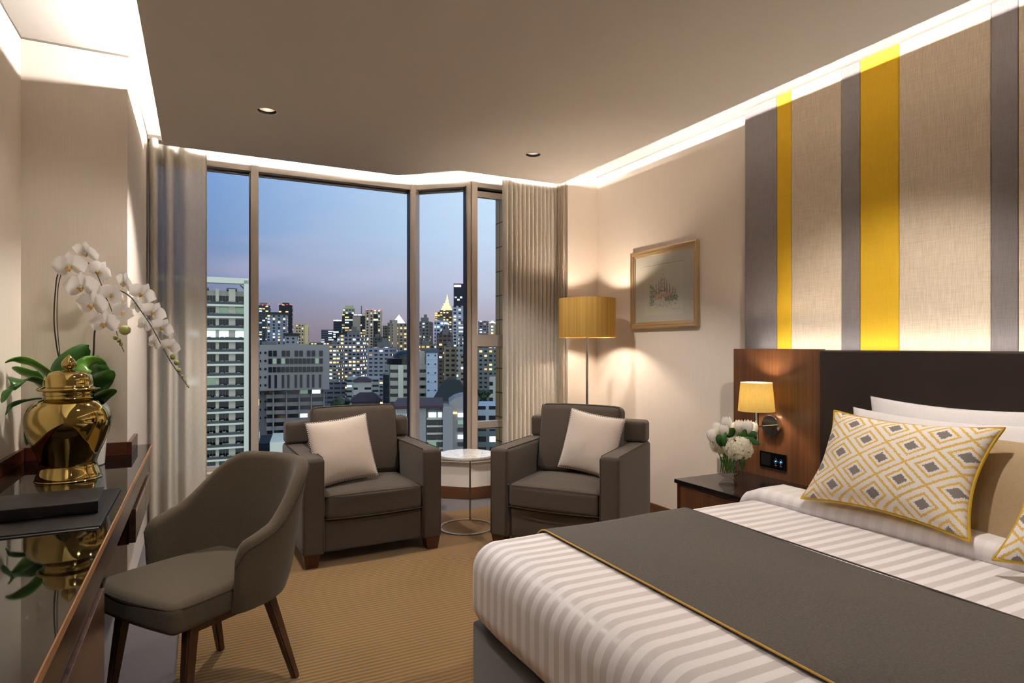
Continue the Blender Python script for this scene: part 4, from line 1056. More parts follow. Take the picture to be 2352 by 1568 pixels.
# ------------------------------------------------------------------ the city, some twenty floors below to level with the room
GZ = -75.0
rnd = random.Random(11)
def facade(name, wall, cw, ch, wx=(.2, .8), wz=(.3, .75), lit=.2, warm=.5, win=(26, 30, 38), est=2.2, band=None, seed=0, wall2=None, rough=.7):
    t = MT(name); s = t.N('ShaderNodeSeparateXYZ'); t.L(t.tc(), s.inputs[0]); g = t.N('ShaderNodeNewGeometry'); gs = t.N('ShaderNodeSeparateXYZ'); t.L(g.outputs['True Normal'], gs.inputs[0])
    U = t.math('DIVIDE', t.math('ADD', t.math('ADD', s.outputs[0], s.outputs[1]), 500.13 * cw), cw); V = t.math('DIVIDE', t.math('ADD', s.outputs[2], 500 * ch), ch)
    fu, fv = t.math('FRACT', U), t.math('FRACT', V)
    mk = t.math('MULTIPLY', t.math('MULTIPLY', t.math('GREATER_THAN', fu, wx[0]), t.math('LESS_THAN', fu, wx[1])), t.math('MULTIPLY', t.math('GREATER_THAN', fv, wz[0]), t.math('LESS_THAN', fv, wz[1])))
    mk = t.math('MULTIPLY', mk, t.math('LESS_THAN', t.math('ABSOLUTE', gs.outputs[2]), .5))
    cv = t.N('ShaderNodeCombineXYZ'); t.L(t.math('FLOOR', U), cv.inputs[0]); t.L(t.math('FLOOR', V), cv.inputs[1]); cv.inputs[2].default_value = seed * 7.31
    wn = t.N('ShaderNodeTexWhiteNoise'); wn.noise_dimensions = '3D'; t.L(cv.outputs[0], wn.inputs[0])
    sc_ = t.N('ShaderNodeSeparateXYZ'); t.L(wn.outputs[1], sc_.inputs[0])
    on = t.math('MULTIPLY', mk, t.math('LESS_THAN', sc_.outputs[0], lit))
    colr = t.mix(t.math('LESS_THAN', sc_.outputs[1], warm), (225, 240, 255), (255, 206, 130))
    es = t.math('MULTIPLY', on, t.math('MULTIPLY', t.math('ADD', t.math('MULTIPLY', sc_.outputs[2], 1.3), .25), est))
    wl = wall
    if wall2 is not None: wl = t.mix(t.math('LESS_THAN', fv, .25), wall, wall2)
    n = t.noise(t.tc(scale=(.08, .08, .03)), 1, 3)
    wl = t.mix(t.ramp(n, .3, .7, 0, .25), wl, tuple(int(x * .7) for x in wall))
    return t.done(t.bsdf(t.mix(mk, wl, win), rough, emis=colr, estr=es, spec=.4))

def bld(name, x0, x1, ytop, d, deep, mat, label, cat='building', turn=None, group=None, ybase=None):
    """box tower: the front spans pixels x0..x1 at distance d and looks back towards the hotel"""
    xc = (x0 + x1) / 2; p = at(xc, HOR, d); z0 = GZ if ybase is None else EYE - (ybase - HOR) / F * d
    th = -math.atan((xc - 1176) / F) * .9 if turn is None else math.radians(turn)
    r = empty(name, (p.x, p.y, z0), -YAW + th, label=label, cat=cat, group=group); ct = math.cos(th)
    w_, h_ = (x1 - x0) / F * d * ct, EYE - (ytop - HOR) / F * d - z0
    if mat: link('tower', box(nb(), -w_ / 2, w_ / 2, 0, deep, 0, h_), mat, r, smooth=False)
    fx = lambda x: (x - xc) / F * d * ct
    fz = lambda y: EYE - (y - HOR) / F * d - z0
    return r, w_, h_, fx, fz
M_red = MT('beacon'); M_red = M_red.done(M_red.bsdf((255, 40, 40), .5, emis=(255, 50, 60), estr=6.))
M_litw = MT('lit_window'); M_litw = M_litw.done(M_litw.bsdf((235, 245, 250), .5, emis=(222, 240, 255), estr=1.5))
M_litw2 = MT('warm_lit_window'); M_litw2 = M_litw2.done(M_litw2.bsdf((255, 220, 150), .5, emis=(255, 206, 130), estr=1.2))
M_litg = MT('dim_lit_window'); M_litg = M_litg.done(M_litg.bsdf((120, 140, 120), .5, emis=(190, 225, 195), estr=.22))
M_win = plain('dark_window_glass', (22, 26, 32), .12)
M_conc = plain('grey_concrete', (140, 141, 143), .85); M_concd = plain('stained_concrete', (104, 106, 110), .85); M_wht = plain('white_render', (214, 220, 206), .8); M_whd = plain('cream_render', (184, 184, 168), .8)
M_roofr = plain('dark_red_roof', (64, 40, 44), .7); M_roofg = plain('dark_green_roof', (34, 42, 40), .7); M_rail = plain('grey_balustrade', (66, 72, 74), .6); M_ac = plain('air_conditioner_grey', (150, 154, 152), .6)
M_gnd = plain('city_ground', (40, 42, 46), .9)
tag(link('street_ground', box(nb(), -1500, 1500, 20, 3000, GZ - 1, GZ), M_gnd, smooth=False), kind='structure')

def beacons(r, pts, s=1.2):
    for (x, y, z) in pts:
        link('beacon', box(nb(), x - s / 2, x + s / 2, y - s / 2, y + s / 2, z, z + s), M_red, r, smooth=False)
def crown(r, w_, h_, mat, lst):
    for (a, b, hh, dp) in lst: link('roof_block', box(nb(), a * w_, b * w_, dp * .2, dp, h_, h_ + hh), mat, r, smooth=False)

# --- near white apartment slab on the left (recessed bays with air conditioners on every floor)
D0 = 150.0
r, w_, h_, fx, fz = bld('apartment_block', 330, 570, 662, D0, 16, None, 'tall white apartment block with balconies and air conditioners at the left of the view')
Wn = w_ / 2
link('core', box(nb(), -Wn + .5, fx(572), 2.2, 16, 0, fz(664)), M_whd, r, smooth=False)
fl_h = 27.75 / F * D0
link('portal_beam', box(nb(), -Wn, fx(572), -1.0, 1.6, fz(648), fz(635)), M_wht, r, smooth=False)
link('portal_pier', box(nb(), fx(561), fx(572), -1.0, 15, 0, fz(640)), M_wht, r, smooth=False)
cols_ = [(541, 561), (502.5, 525), (472.5, 494.5), (432, 456), (392, 415), (355, 378)]   # openings
edges = sorted(cols_)
prev = 330
for (a, b) in edges:
    link('pier', box(nb(), fx(prev), fx(a), .6, 2.2, 0, fz(660)), M_whd, r, smooth=False); prev = b
k = 0; y = 697.0
acs = 0
while y < 1200:
    link('floor_slab', box(nb(), -Wn, fx(561), -.4, 2.2, fz(y + 4.5), fz(y)), M_wht, r, smooth=False)
    link('balustrade', box(nb(), -Wn, fx(561), -.3, -.2, fz(y), fz(y - 6)), M_rail, r, smooth=False)
    for ci, (a, b) in enumerate(cols_):
        if ci > 3 : continue
        m = M_litw if k == 3 and ci < 4 else (M_litg if (k, ci) in ((1, 0), (1, 1), (1, 3), (7, 2)) else (M_litw if (k, ci) == (7, 3) else M_win))
        zz0, zz1 = fz(y - 1), fz(y - 21)
        wd = link('window', box(nb(), fx(a), fx(b), 2.05, 2.2, zz0, zz1), m, r, smooth=False)
        if m is M_win and acs < 96 and k != 9:
            bm = nb(); ww = fx(b) - fx(a)
            for q in (.32, .66): box(bm, fx(a) + ww * q, fx(a) + ww * (q + .03), 1.98, 2.05, zz0, zz1)
            link('mullion', bm, M_conc, wd, smooth=False)
        if acs < 96:
            for q in range(rnd.choice((1, 2, 2))):
                xx = fx(a) + .3 + q * 1.05 + (.5 if rnd.random() > .5 else 0)
                link('air_conditioner', box(nb(), xx, xx + .8, .2, .6, fz(y - .5), fz(y - 7.5)), M_ac, r, smooth=False); acs += 1
    y += 27.75; k += 1
for a, b in ((452, 478), (520, 545)):
    link('roof_plant', box(nb(), fx(a), fx(b), 1, 6, fz(662), fz(658)), M_concd, r, smooth=False)
link('roof_brace', tube(nb(), [(fx(552), 1, fz(650)), (fx(561), 1, fz(658))], .15, 5), M_concd, r)
# lower white neighbour peeking beside it
r, *_ = bld('side_block', 560, 592, 772, 190, 20, facade('side_facade', (150, 156, 150), 5.5, 3.75, (.1, .62), (.25, .8), .04, .5, seed=2, win=(70, 74, 84)), 'pale block just right of the white apartment block, behind the window mullion')

# --- big grey office slab
D0 = 225.0
r, w_, h_, fx, fz = bld('office_block', 590, 757, 792, D0, 34, None, 'wide grey concrete office block with rows of small dark windows, mid view')
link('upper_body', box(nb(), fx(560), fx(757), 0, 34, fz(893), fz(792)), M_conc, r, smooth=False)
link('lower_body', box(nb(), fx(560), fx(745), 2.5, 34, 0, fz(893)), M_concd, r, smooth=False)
def wset(xs, y0, y1, wd, dep=.0, mats=(M_win,), lit=()):
    for i, x in enumerate(xs):
        m = lit[i] if i in lit else M_win
        if isinstance(lit, dict): m = lit.get(i, M_win)
        link('window', box(nb(), fx(x), fx(x + wd), dep - .25, dep + .3, fz(y1), fz(y0)), m, r, smooth=False)
wset([618, 628.5, 648, 658, 677, 687.5, 705, 716, 733.5], 805, 818, 8, lit={})
wset([618 + i * 9.65 for i in range(13)], 823, 835, 7.8, lit={1: M_litg, 3: M_litg, 11: M_litg})
wset([618 + i * 9.65 for i in range(13)], 842, 854, 7.8, lit={})
wset([618, 631.5, 648, 660, 677, 689, 705, 717, 733], 860.5, 890, 5.2, lit={})
for j in range(9):
    for x in (597.5, 609): link('window', box(nb(), fx(x), fx(x + 4.5), -.25, .3, fz(808.5 + j * 18.4 + 3.5), fz(808.5 + j * 18.4 - 1)), M_win, r, smooth=False)
link('ledge', box(nb(), fx(560), fx(757.5), -1.4, 0, fz(895), fz(892)), M_conc, r, smooth=False)
for j in range(7):
    yy = 897 + j * 18.3
    link('floor_band', box(nb(), fx(612), fx(745), 1.8, 2.5, fz(yy + 17.5), fz(yy + 8.5)), M_conc, r, smooth=False)
    for i in range(5):
        xa = (614, 630, 660, 688.5, 717)[i]; xb = (625, 656, 685, 713, 742)[i]
        m = {(0, 4): M_litw, (0, 3): M_litg, (3, 3): M_litw, (6, 0): M_litw}.get((j, i), M_win)
        if m is not M_win and j == 0: xb = xb - 6
        link('window', box(nb(), fx(xa), fx(xb), 2.2, 2.8, fz(yy + 8.5), fz(yy)), m, r, smooth=False)
for x in (626.5, 656.5, 685.5, 713.5, 743): link('column', box(nb(), fx(x), fx(x + 3.2), 1.2, 2.5, 0, fz(895)), M_conc, r, smooth=False)
link('roof_plant', box(nb(), fx(600), fx(630), 6, 14, fz(792), fz(784)), M_concd, r, smooth=False)
link('roof_aerial', tube(nb(), [(fx(603), 8, fz(786)), (fx(605), 8, fz(764))], .3, 5), M_black, r)

# --- domed office and its pale stair tower
D0 = 260.0
r, w_, h_, fx, fz = bld('domed_office', 876, 979, 836, D0, 30, None, 'mid rise office with a dark dome roof and striped floors right of centre')
link('body', box(nb(), fx(893), fx(979), 4, 30, 0, fz(838)), M_concd, r, smooth=False)
link('corner_pier', box(nb(), fx(914), fx(926), 2.5, 6, 0, fz(838)), M_wht, r, smooth=False)
for j in range(6):
    yy = 847 + j * 18.6
    link('spandrel', prism(nb(), [(fx(880), 12), (fx(896), 3.0), (fx(979), 3.0), (fx(979), 4.2), (fx(897), 4.2), (fx(881), 13)], fz(yy + 2), fz(yy - 9)), M_whd, r, smooth=False)
    for (a, b) in ((898, 913), (929, 942), (957, 964), (967, 975)):
        link('window', box(nb(), fx(a), fx(b), 3.6, 4.1, fz(yy + 8), fz(yy + 3)), M_win, r, smooth=False)
link('glass_corner', prism(nb(), [(fx(876), 16), (fx(878), 8), (fx(884), 4.5), (fx(894), 4), (fx(894), 30), (fx(876), 30)], 0, fz(862)), facade('glass_corner_facade', (40, 56, 60), 4, 3.4, (.05, .95), (.1, .9), .08, .3, win=(24, 40, 46), seed=3), r, smooth=False)
link('drum', lathe(nb(), [(fx(943) - fx(914) + 3, 0), (fx(943) - fx(914) + 3, fz(824) - fz(838)), (0, fz(824) - fz(838))], 36), M_win, r, loc=(fx(930), 14, fz(838)))
bm = nb(); lathe(bm, [((fx(943) - fx(902)) * math.cos(a * math.pi / 20) * .74, (fz(804) - fz(823)) * math.sin(a * math.pi / 20)) for a in range(11)], 36); link('dome', bm, plain('dark_dome', (34, 38, 46), .4), r, loc=(fx(931), 14, fz(823)))
link('upper_block', box(nb(), fx(950), fx(976), 5, 14, fz(838), fz(806)), M_whd, r, smooth=False)
r, w_, h_, fx, fz = bld('stair_tower', 979, 1005, 802, 255, 12, None, 'blank pale blue concrete tower with small round holes beside the domed office')
link('shaft', box(nb(), fx(979), fx(1005), 0, 12, 0, h_ - 1.4), plain('blue_grey_concrete', (172, 190, 212), .8), r, smooth=False); link('coping', box(nb(), fx(978), fx(1006), -.4, 12, h_ - 1.4, h_), plain('slate_coping', (70, 84, 104), .7), r, smooth=False)
for j in range(6):
    for x in (984, 1000): link('vent_hole', lathe(nb(), [(0, 0), (.32, 0), (.32, .2)], 10), M_black, r, loc=(fx(x), -.05, fz(816 + j * 20)), rot=(math.pi / 2, 0, 0))
for j in range(7): link('joint', box(nb(), fx(979), fx(1005), -.06, 0, fz(826 + j * 17.5), fz(825.6 + j * 17.5)), M_conc, r, smooth=False)

# --- near concrete block below, with bright interiors
D0 = 165.0
r, w_, h_, fx, fz = bld('service_block', 905, 1078, 936, D0, 26, None, 'near concrete building with brightly lit openings below the domed office')
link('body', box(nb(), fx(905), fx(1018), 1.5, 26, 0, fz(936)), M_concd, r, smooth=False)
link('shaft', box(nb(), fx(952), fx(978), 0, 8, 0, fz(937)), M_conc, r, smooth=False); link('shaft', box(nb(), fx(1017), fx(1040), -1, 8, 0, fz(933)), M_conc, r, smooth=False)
link('roof_sheet', box(nb(), fx(900), fx(1018), -1, 26, fz(936), fz(931)), M_roofr, r, smooth=False)
prof_ = [(fx(1032), fz(926)), (fx(1045), fz(917)), (fx(1060), fz(912)), (fx(1082), fz(911)), (fx(1082), 0), (fx(1032), 0)]
bm = nb(); a_ = [bm.verts.new((x, 2, z)) for x, z in prof_]; b_ = [bm.verts.new((x, 16, z)) for x, z in prof_]; bm.faces.new(a_); bm.faces.new(b_[::-1])
for i in range(6): bm.faces.new((a_[i], a_[(i + 1) % 6], b_[(i + 1) % 6], b_[i]))
link('vaulted_wing', bm, M_conc, r, smooth=False)
for j in range(7):
    yy = 948 + j * 17
    m = M_litw if j == 0 else (M_litg if j in (4, 6) else M_win)
    link('window', box(nb(), fx(984), fx(1002), 1.2, 1.6, fz(yy + 11), fz(yy)), m, r, smooth=False); link('window', box(nb(), fx(1006), fx(1015), 1.2, 1.6, fz(yy + 11), fz(yy)), m if j != 4 else M_win, r, smooth=False)
    link('ledge', box(nb(), fx(980), fx(1017), .2, 1.5, fz(yy + 16), fz(yy + 12)), M_whd, r, smooth=False)
    link('window', box(nb(), fx(1052), fx(1072), 1.6, 2.1, fz(yy + 12), fz(yy + 3)), (M_litw, M_litg, M_win, M_litw, M_win, M_litg, M_win)[j], r, smooth=False)
for i in range(6): link('vent_pipe', tube(nb(), [(fx(911 + i * 5), 0, fz(960)), (fx(911 + i * 5), 0, fz(938))], .3, 6), M_ac, r)
link('window', box(nb(), fx(905), fx(935), 1.0, 1.6, fz(966), fz(950)), M_litw, r, smooth=False)
link('link_block', box(nb(), fx(1041), fx(1050), 1, 8, fz(952), fz(948)), M_litw2, r, smooth=False)

# --- low blocks and roofs
def simple(x0, x1, y, d, deep, mat, label, name='building', roof=None, **k):
    r, w_, h_, fx, fz = bld(name, x0, x1, y, d, deep, mat, label, **k)
    if roof:
        bm = nb(); a = [bm.verts.new(p) for p in ((-w_ / 2 - 1, -1, h_), (w_ / 2 + 1, -1, h_), (w_ / 2 + 1, deep + 1, h_), (-w_ / 2 - 1, deep + 1, h_))]; hh = roof[1]
        b = [bm.verts.new((-w_ / 4, deep / 2, h_ + hh)), bm.verts.new((w_ / 4, deep / 2, h_ + hh))]
        bm.faces.new((a[0], a[1], b[1], b[0])); bm.faces.new((a[1], a[2], b[1])); bm.faces.new((a[2], a[3], b[0], b[1])); bm.faces.new((a[3], a[0], b[0])); bm.faces.new(a[::-1])
        link('roof', bm, roof[0], r, smooth=False)
    return r, w_, h_, fx, fz
FA = facade
simple(797, 872, 868, 430, 30, FA('f1', (150, 160, 160), 6, 3.6, (.15, .85), (.35, .75), .25, .1, seed=5, est=1.6), 'long pale low rise with cool lights behind the dark red roofs')
simple(812, 852, 876, 330, 16, FA('f2', (186, 188, 184), 7, 4, (.3, .8), (.3, .6), .03, .1, seed=6), 'small white house block in front of the long pale low rise', roof=(M_roofr, 2.0))
simple(808, 873, 922, 270, 24, M_concd, 'low building with a dark red hipped roof behind the left armchair', roof=(M_roofr, 3.2))
simple(620, 655, 1015, 160, 18, M_wht, 'blank pale box shaped house at the foot of the grey office block')
simple(594, 626, 1018, 175, 18, FA('f3', (36, 44, 56), 3.5, 3, (.1, .9), (.2, .8), .12, .2, seed=7), 'dark glass low block at the foot of the grey office block')
simple(764, 800, 932, 250, 14, FA('f3b', (112, 120, 126), 5, 3.2, (.1, .9), (.3, .7), .08, .2, seed=8), 'low grey row house block under the trees')
simple(745, 792, 878, 450, 16, FA('f3c', (92, 100, 110), 5, 3.4, (.1, .9), (.3, .7), .14, .2, seed=9), 'dim grey low rise right behind the grey office block')
simple(1044, 1080, 880, 305, 16, FA('f4', (150, 84, 80), 4, 3.6, (.2, .85), (.25, .75), .0, .1, win=(60, 104, 96), seed=10), 'red brick low rise with green windows at the foot of the right-hand towers')
simple(1026, 1043, 876, 325, 20, FA('f5', (170, 164, 150), 5, 6, (.4, .6), (.1, .9), .0, .1, seed=11), 'small gabled cream house beside the red brick low rise', roof=(M_roofr, 2))
simple(1004, 1036, 896, 300, 18, FA('f6', (150, 160, 164), 4, 3, (.2, .85), (.3, .7), .3, .1, seed=12), 'low white house under dark red roofs right of the blue tower', roof=(M_roofr, 2.4))
simple(1000, 1075, 918, 215, 14, M_concd, 'dark green hipped roof hall below the right-hand towers', roof=(M_roofg, 6.5))
simple(1098, 1150, 932, 230, 20, FA('f7', (170, 186, 196), 6, 4, (.1, .9), (.2, .65), .1, .1, seed=13), 'pale flat roofed block low in the narrow right-hand window')
simple(1098, 1150, 985, 190, 18, FA('f8', (96, 110, 112), 3.5, 3.3, (.15, .85), (.25, .75), .06, .2, seed=14), 'grey block with many small panes at the bottom of the narrow right-hand window')
simple(1124, 1160, 868, 390, 20, FA('f9', (190, 194, 186), 7, 5, (.1, .75), (.3, .8), .05, .1, seed=15), 'white terraced apartment house beside the trees in the narrow window')

# --- mid distance towers
mids = [
 (775, 827, 769, 520, 26, ((128, 134, 146), 4.3, 3.6, (.15, .8), (.25, .7), .38, .55), 'busy apartment tower with many warm lit windows left of the narrow gap'),
 (757, 773, 790, 490, 20, ((136, 136, 132), 4.0, 3.6, (.15, .85), (.3, .7), .45, .7), 'slim tower full of warm lights between the grey office and the busy apartment tower'),
 (843, 899, 797, 480, 24, ((142, 148, 160), 5.2, 3.6, (.2, .8), (.3, .68), .10, .6), 'grey white apartment slab with mostly dark windows'),
 (827, 846, 799, 560, 22, ((140, 132, 112), 5, 3.8, (.2, .8), (.3, .7), .25, .8), 'narrow olive tower left of the grey white slab'),
 (879, 905, 748, 760, 26, ((92, 92, 84), 5.4, 4, (.2, .8), (.3, .75), .25, .85), 'dark olive tower left of the pyramid topped tower'),
 (856, 880, 773, 700, 22, ((84, 86, 82), 5, 4, (.2, .8), (.3, .75), .12, .7), 'low dim tower in front of the dark olive tower'),
 (952, 987, 738, 620, 26, ((104, 102, 98), 4.8, 3.9, (.25, .8), (.3, .72), .10, .3), 'brownish tower with an uneven roof left of the gold crowned tower'),
 (962, 995, 790, 480, 20, ((112, 108, 96), 4.6, 3.6, (.2, .85), (.25, .75), .30, .9), 'olive block with a row of warm lights on its upper floors'),
 (950, 966, 770, 560, 20, ((100, 100, 100), 4.6, 3.6, (.2, .85), (.25, .75), .15, .7), 'narrow dim tower right beside the corner mullion'),
 (998, 1026, 736, 560, 22, ((150, 172, 196), 4.4, 3.7, (.15, .85), (.25, .75), .28, .1), 'blue white tower below the gold crown'),
 (1003, 1034, 768, 430, 20, ((96, 82, 76), 3.9, 3.4, (.15, .8), (.3, .7), .07, .8), 'brown apartment tower with a dark pitched roof'),
 (1020, 1052, 795, 380, 20, ((142, 134, 110), 4.4, 3.5, (.2, .8), (.25, .7), .05, .8), 'beige balcony tower in front of the brown one'),
 (1049, 1062, 792, 370, 18, ((150, 156, 156), 3.4, 3.5, (.2, .8), (.3, .7), .06, .4), 'slim pale tower joined to the beige balcony tower'),
 (1050, 1086, 745, 500, 24, ((150, 156, 160), 6.4, 3.6, (.12, .9), (.3, .7), .30, .15), 'pale balcony tower at the edge of the third pane'),
 (1057, 1090, 816, 330, 18, ((158, 142, 118), 4.2, 3.5, (.1, .9), (.3, .68), .10, .5), 'low beige balcony tower by the window post'),
 (1096, 1150, 794, 430, 22, ((118, 124, 120), 4.4, 3.6, (.2, .75), (.3, .72), .22, .7), 'grey green slab seen through the narrow right-hand window'),
]
for i, (a, b, y, d, dp, f, lab) in enumerate(mids):
    r, w_, h_, fx, fz = bld('apartment_tower', a, b, y, d, dp, FA('mid%d' % i, f[0], f[1] * .78, f[2] * .86, *f[3:5], f[5] * 1.1, f[6], seed=20 + i, est=2.0), lab, turn=0)
    crown(r, w_, h_, M_concd, [(-.3, .1, 3, 10)] if i % 2 else [(-.1, .35, 4, 9), (.1, .25, 7, 8)])
    if i == 10:
        bm = nb(); q = [bm.verts.new(p) for p in ((-w_ * .35, 2, h_), (w_ * .5, 2, h_), (w_ * .5, 16, h_), (-w_ * .35, 16, h_), (w_ * .08, 9, h_ + 8))]
        for t4 in ((0, 1, 4), (1, 2, 4), (2, 3, 4), (3, 0, 4)): bm.faces.new([q[k] for k in t4])
        link('roof', bm, M_roofr, r, smooth=False)

# --- skyline
sky = [
 (586, 620, 701, 900, 40, ((70, 82, 86), 6, 4, (.1, .9), (.25, .7), .20, .4), 'green glazed tower at the left end of the skyline', [(-.4, 2), (0, 2), (.3, 2)]),
 (641, 671, 700, 950, 40, ((34, 36, 48), 7, 4.4, (.1, .9), (.2, .8), .12, .8), 'near black tower with red lights on its roof', [(-.5, 3), (-.2, 3), (.1, 3), (.45, 3)]),
 (613, 660, 722, 700, 34, ((128, 138, 156), 7.6, 4, (.3, .7), (.25, .75), .42, .55), 'pale twin slab tower with a column of bright rooms', []),
 (654, 684, 771, 600, 28, ((142, 148, 160), 7, 4.2, (.25, .7), (.25, .7), .25, .4), 'small grey block with a dark flat roof in front of the twin slab tower', []),
 (677, 708, 744, 760, 34, ((196, 184, 152), 4.6, 4.2, (.25, .75), (.3, .72), .10, .9), 'floodlit cream tower, brightest left of centre', []),
 (708, 764, 786, 900, 40, ((120, 116, 108), 6, 4, (.2, .8), (.3, .7), .22, .8), 'low cream blocks between the floodlit tower and the glass tower', []),
 (738, 772, 757, 1000, 40, ((84, 92, 112), 8, 4, (.02, .98), (.3, .7), .35, .2), 'low blue glass office block on the horizon', []),
 (766, 792, 733, 900, 36, ((44, 60, 74), 6, 4, (.05, .95), (.2, .8), .30, .1), 'dark blue glass tower left of the stepped tower', []),
 (786, 840, 720, 850, 40, ((52, 60, 62), 8, 4.2, (.05, .95), (.25, .7), .40, .3), 'stepped dark tower with a lit crown left of centre', []),
 (839, 877, 712, 760, 36, ((170, 158, 144), 6.4, 4.1, (.35, .8), (.25, .8), .22, .5), 'tall beige tower with red lights on its roof', [(-.4, 2.4), (-.05, 2.4), (.4, 2.4)]),
 (893, 942, 742, 700, 34, ((148, 138, 122), 6.4, 4, (.3, .8), (.25, .72), .35, .95), 'beige tower topped with a glowing white pyramid', []),
 (948, 972, 744, 900, 34, ((84, 92, 92), 7, 4, (.1, .9), (.25, .7), .30, .3), 'green grey tower behind the brownish tower', []),
 (999, 1014, 716, 960, 34, ((150, 120, 60), 7, 4, (.1, .9), (.2, .8), .65, .98), 'gold lit tower left of the crowned tower', []),
 (1010, 1040, 712, 880, 34, ((92, 84, 72), 6, 4, (.2, .8), (.25, .75), .30, .9), 'tower with a golden floodlit stepped crown and spire', []),
 (1042, 1084, 651, 1000, 44, ((34, 38, 58), 6, 4.4, (.1, .9), (.15, .85), .03, .2), 'tallest dark tower with a bright sign near its top', [(-.3, 2.5), (.0, 2.5), (.35, 2.5)]),
 (1039, 1086, 702, 640, 34, ((164, 172, 190), 7, 4, (.3, .8), (.25, .75), .25, .15), 'pale blue tower in front of the tallest dark tower', [(.3, 2)]),
 (1098, 1122, 737, 760, 34, ((120, 118, 130), 6.5, 4, (.2, .8), (.3, .7), .40, .3), 'grey stepped tower in the narrow window', []),
 (1123, 1150, 742, 690, 34, ((180, 166, 140), 6.5, 4.2, (.25, .75), (.25, .75), .45, .6), 'cream tower with a small lit pyramid roof in the narrow window', []),
]
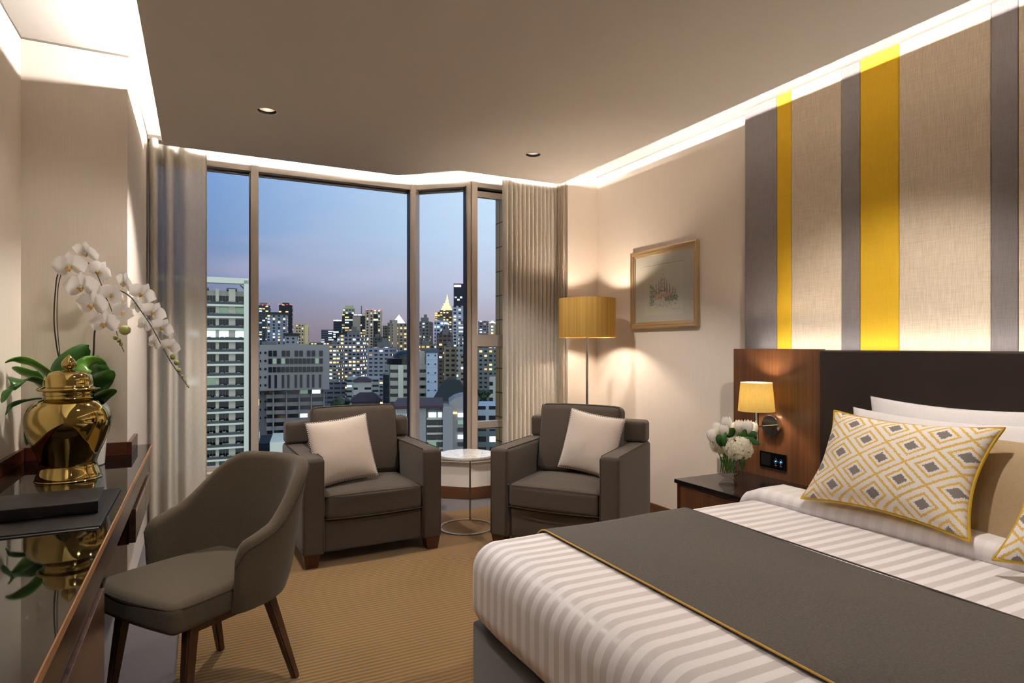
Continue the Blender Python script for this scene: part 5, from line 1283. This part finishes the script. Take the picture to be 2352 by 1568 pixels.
for i, (a, b, y, d, dp, f, lab, bc_) in enumerate(sky):
    r, w_, h_, fx, fz = bld('skyscraper', a, b, y, d, dp, FA('sky%d' % i, f[0], f[1] * .72, f[2] * .85, *f[3:5], f[5] * 1.1, f[6], seed=60 + i, est=1.8), lab)
    beacons(r, [(q * w_, 2, h_) for q, s in bc_], 1.2)
    if i == 0: crown(r, w_, h_, M_concd, [(-.2, .3, 4, 20)])
    if i in (2, 3): link('roof_cap', box(nb(), -w_ / 2 - 1, w_ / 2 + 1, -1, 30, h_, h_ + 2.5), M_roofg, r, smooth=False)
    if i == 1: crown(r, w_, h_, M_black, [(-.25, .25, 3.5, 20)])
    if i == 4: link('painted_floodlit_strip', box(nb(), fx(700), fx(708), -.5, 0, fz(790), fz(746)), plain('painted_lit_render', (226, 208, 160), .8), r, smooth=False)  # pale wall strip, no lamp: the floodlit look is in its colour
    if i == 8:
        link('crown_block', box(nb(), fx(788), fx(815), 3, 25, h_, fz(708)), facade('crown_f', (150, 156, 136), 4, 4, (.2, .8), (.3, .7), .5, .8, seed=91), r, smooth=False)
        link('crown_top', box(nb(), fx(792), fx(811), 6, 22, fz(708), fz(701)), plain('painted_lit_stone', (176, 176, 150), .8), r, smooth=False)  # lit look of the top comes from its pale colour alone
        link('blank_panel', box(nb(), fx(810), fx(828), -2, 0, 0, fz(726)), plain('beige_blank_wall', (150, 144, 130), .8), r, smooth=False)
        link('mast', tube(nb(), [(fx(830), 10, h_), (fx(830), 10, fz(701))], .7, 5), M_concd, r)
    if i == 9:
        link('glass_column', box(nb(), fx(858), fx(868), -.4, 0, 0, h_ - 4), facade('gcol', (34, 48, 46), 6, 4.1, (0, 1), (.3, .8), .35, .3, seed=92), r, smooth=False)
    if i == 10:
        M_pyr = MT('lit_glass_pyramid'); M_pyr = M_pyr.done(M_pyr.bsdf((220, 235, 235), .5, emis=(215, 240, 238), estr=.85))
        bm = nb(); xa, xb = fx(901), fx(931); q = [bm.verts.new(p) for p in ((xa, 0, h_), (xb, 0, h_), (xb, 20, h_), (xa, 20, h_), ((xa + xb) / 2, 10, fz(721)))]
        for t4 in ((0, 1, 4), (1, 2, 4), (2, 3, 4), (3, 0, 4)): bm.faces.new([q[k] for k in t4])
        link('pyramid_roof', bm, M_pyr, r, smooth=False); link('blank_panel', box(nb(), fx(902), fx(913), -1.5, 0, 0, fz(735)), plain('tan_blank_wall', (164, 150, 136), .8), r, smooth=False)
    if i == 13:
        M_gl = MT('golden_floodlit_crown'); M_gl = M_gl.done(M_gl.bsdf((255, 220, 150), .5, emis=(255, 206, 120), estr=1.6))  # tiers and spire emit their own glow in place of floodlights
        zz = h_
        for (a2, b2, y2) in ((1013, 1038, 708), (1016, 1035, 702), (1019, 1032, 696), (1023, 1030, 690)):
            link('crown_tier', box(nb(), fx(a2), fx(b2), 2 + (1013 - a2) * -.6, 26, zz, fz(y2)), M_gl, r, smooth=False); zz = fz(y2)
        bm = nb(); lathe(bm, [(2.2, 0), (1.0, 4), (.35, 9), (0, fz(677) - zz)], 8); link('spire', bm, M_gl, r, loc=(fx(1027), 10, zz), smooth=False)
    if i == 14:
        M_sign = MT('lit_sign'); M_sign = M_sign.done(M_sign.bsdf((200, 200, 255), .5, emis=(190, 190, 255), estr=1.8))
        link('sign', box(nb(), fx(1043), fx(1059), -.6, 0, fz(659), fz(654)), M_sign, r, smooth=False)
    if i == 17:
        bm = nb(); q = [bm.verts.new(p) for p in ((fx(1123), 0, h_), (fx(1139), 0, h_), (fx(1139), 14, h_), (fx(1123), 14, h_), (fx(1131), 7, fz(735)))]
        for t4 in ((0, 1, 4), (1, 2, 4), (2, 3, 4), (3, 0, 4)): bm.faces.new([q[k] for k in t4])
        link('pyramid_roof', bm, M_pyr, r, smooth=False)

# --- trees between the low roofs
M_tree = leafm('tree_foliage', (20, 34, 18), (40, 60, 28))
def tree(x, y, d, wpx, hpx, label):
    p = at(x, y, d); r_ = wpx / F * d / 2; h_ = hpx / F * d
    root = empty('tree', (p.x, p.y, GZ), label=label, cat='tree', group='trees among the low roofs')
    zt_ = p.z - GZ; bm = nb(); rr = random.Random(int(x))
    for k in range(7):
        m = Matrix.Translation((rr.uniform(-.5, .5) * r_, rr.uniform(-.5, .5) * r_, zt_ - h_ * rr.uniform(.3, .7)))
        s = bmesh.ops.create_icosphere(bm, subdivisions=3, radius=r_ * rr.uniform(.45, .7), matrix=m)
    for v in bm.verts: v.co += Vector(noise.noise_vector(v.co * .7)) * r_ * .28
    link('crown', bm, M_tree, root, smooth=False)
    link('trunk', tube(nb(), [(0, 0, 0), (0, 0, zt_ - h_ * .5)], [.9, .5], 8), M_stem, root)
tree(778, 908, 212, 34, 32, 'dark tree right of the grey office block'); tree(799, 912, 222, 20, 26, 'smaller dark tree beside the first one, left of the red roof')
tree(1113, 890, 300, 28, 34, 'dark tree low in the narrow right-hand window')
tree(1040, 905, 235, 30, 14, 'tree crown above the dark green roof')
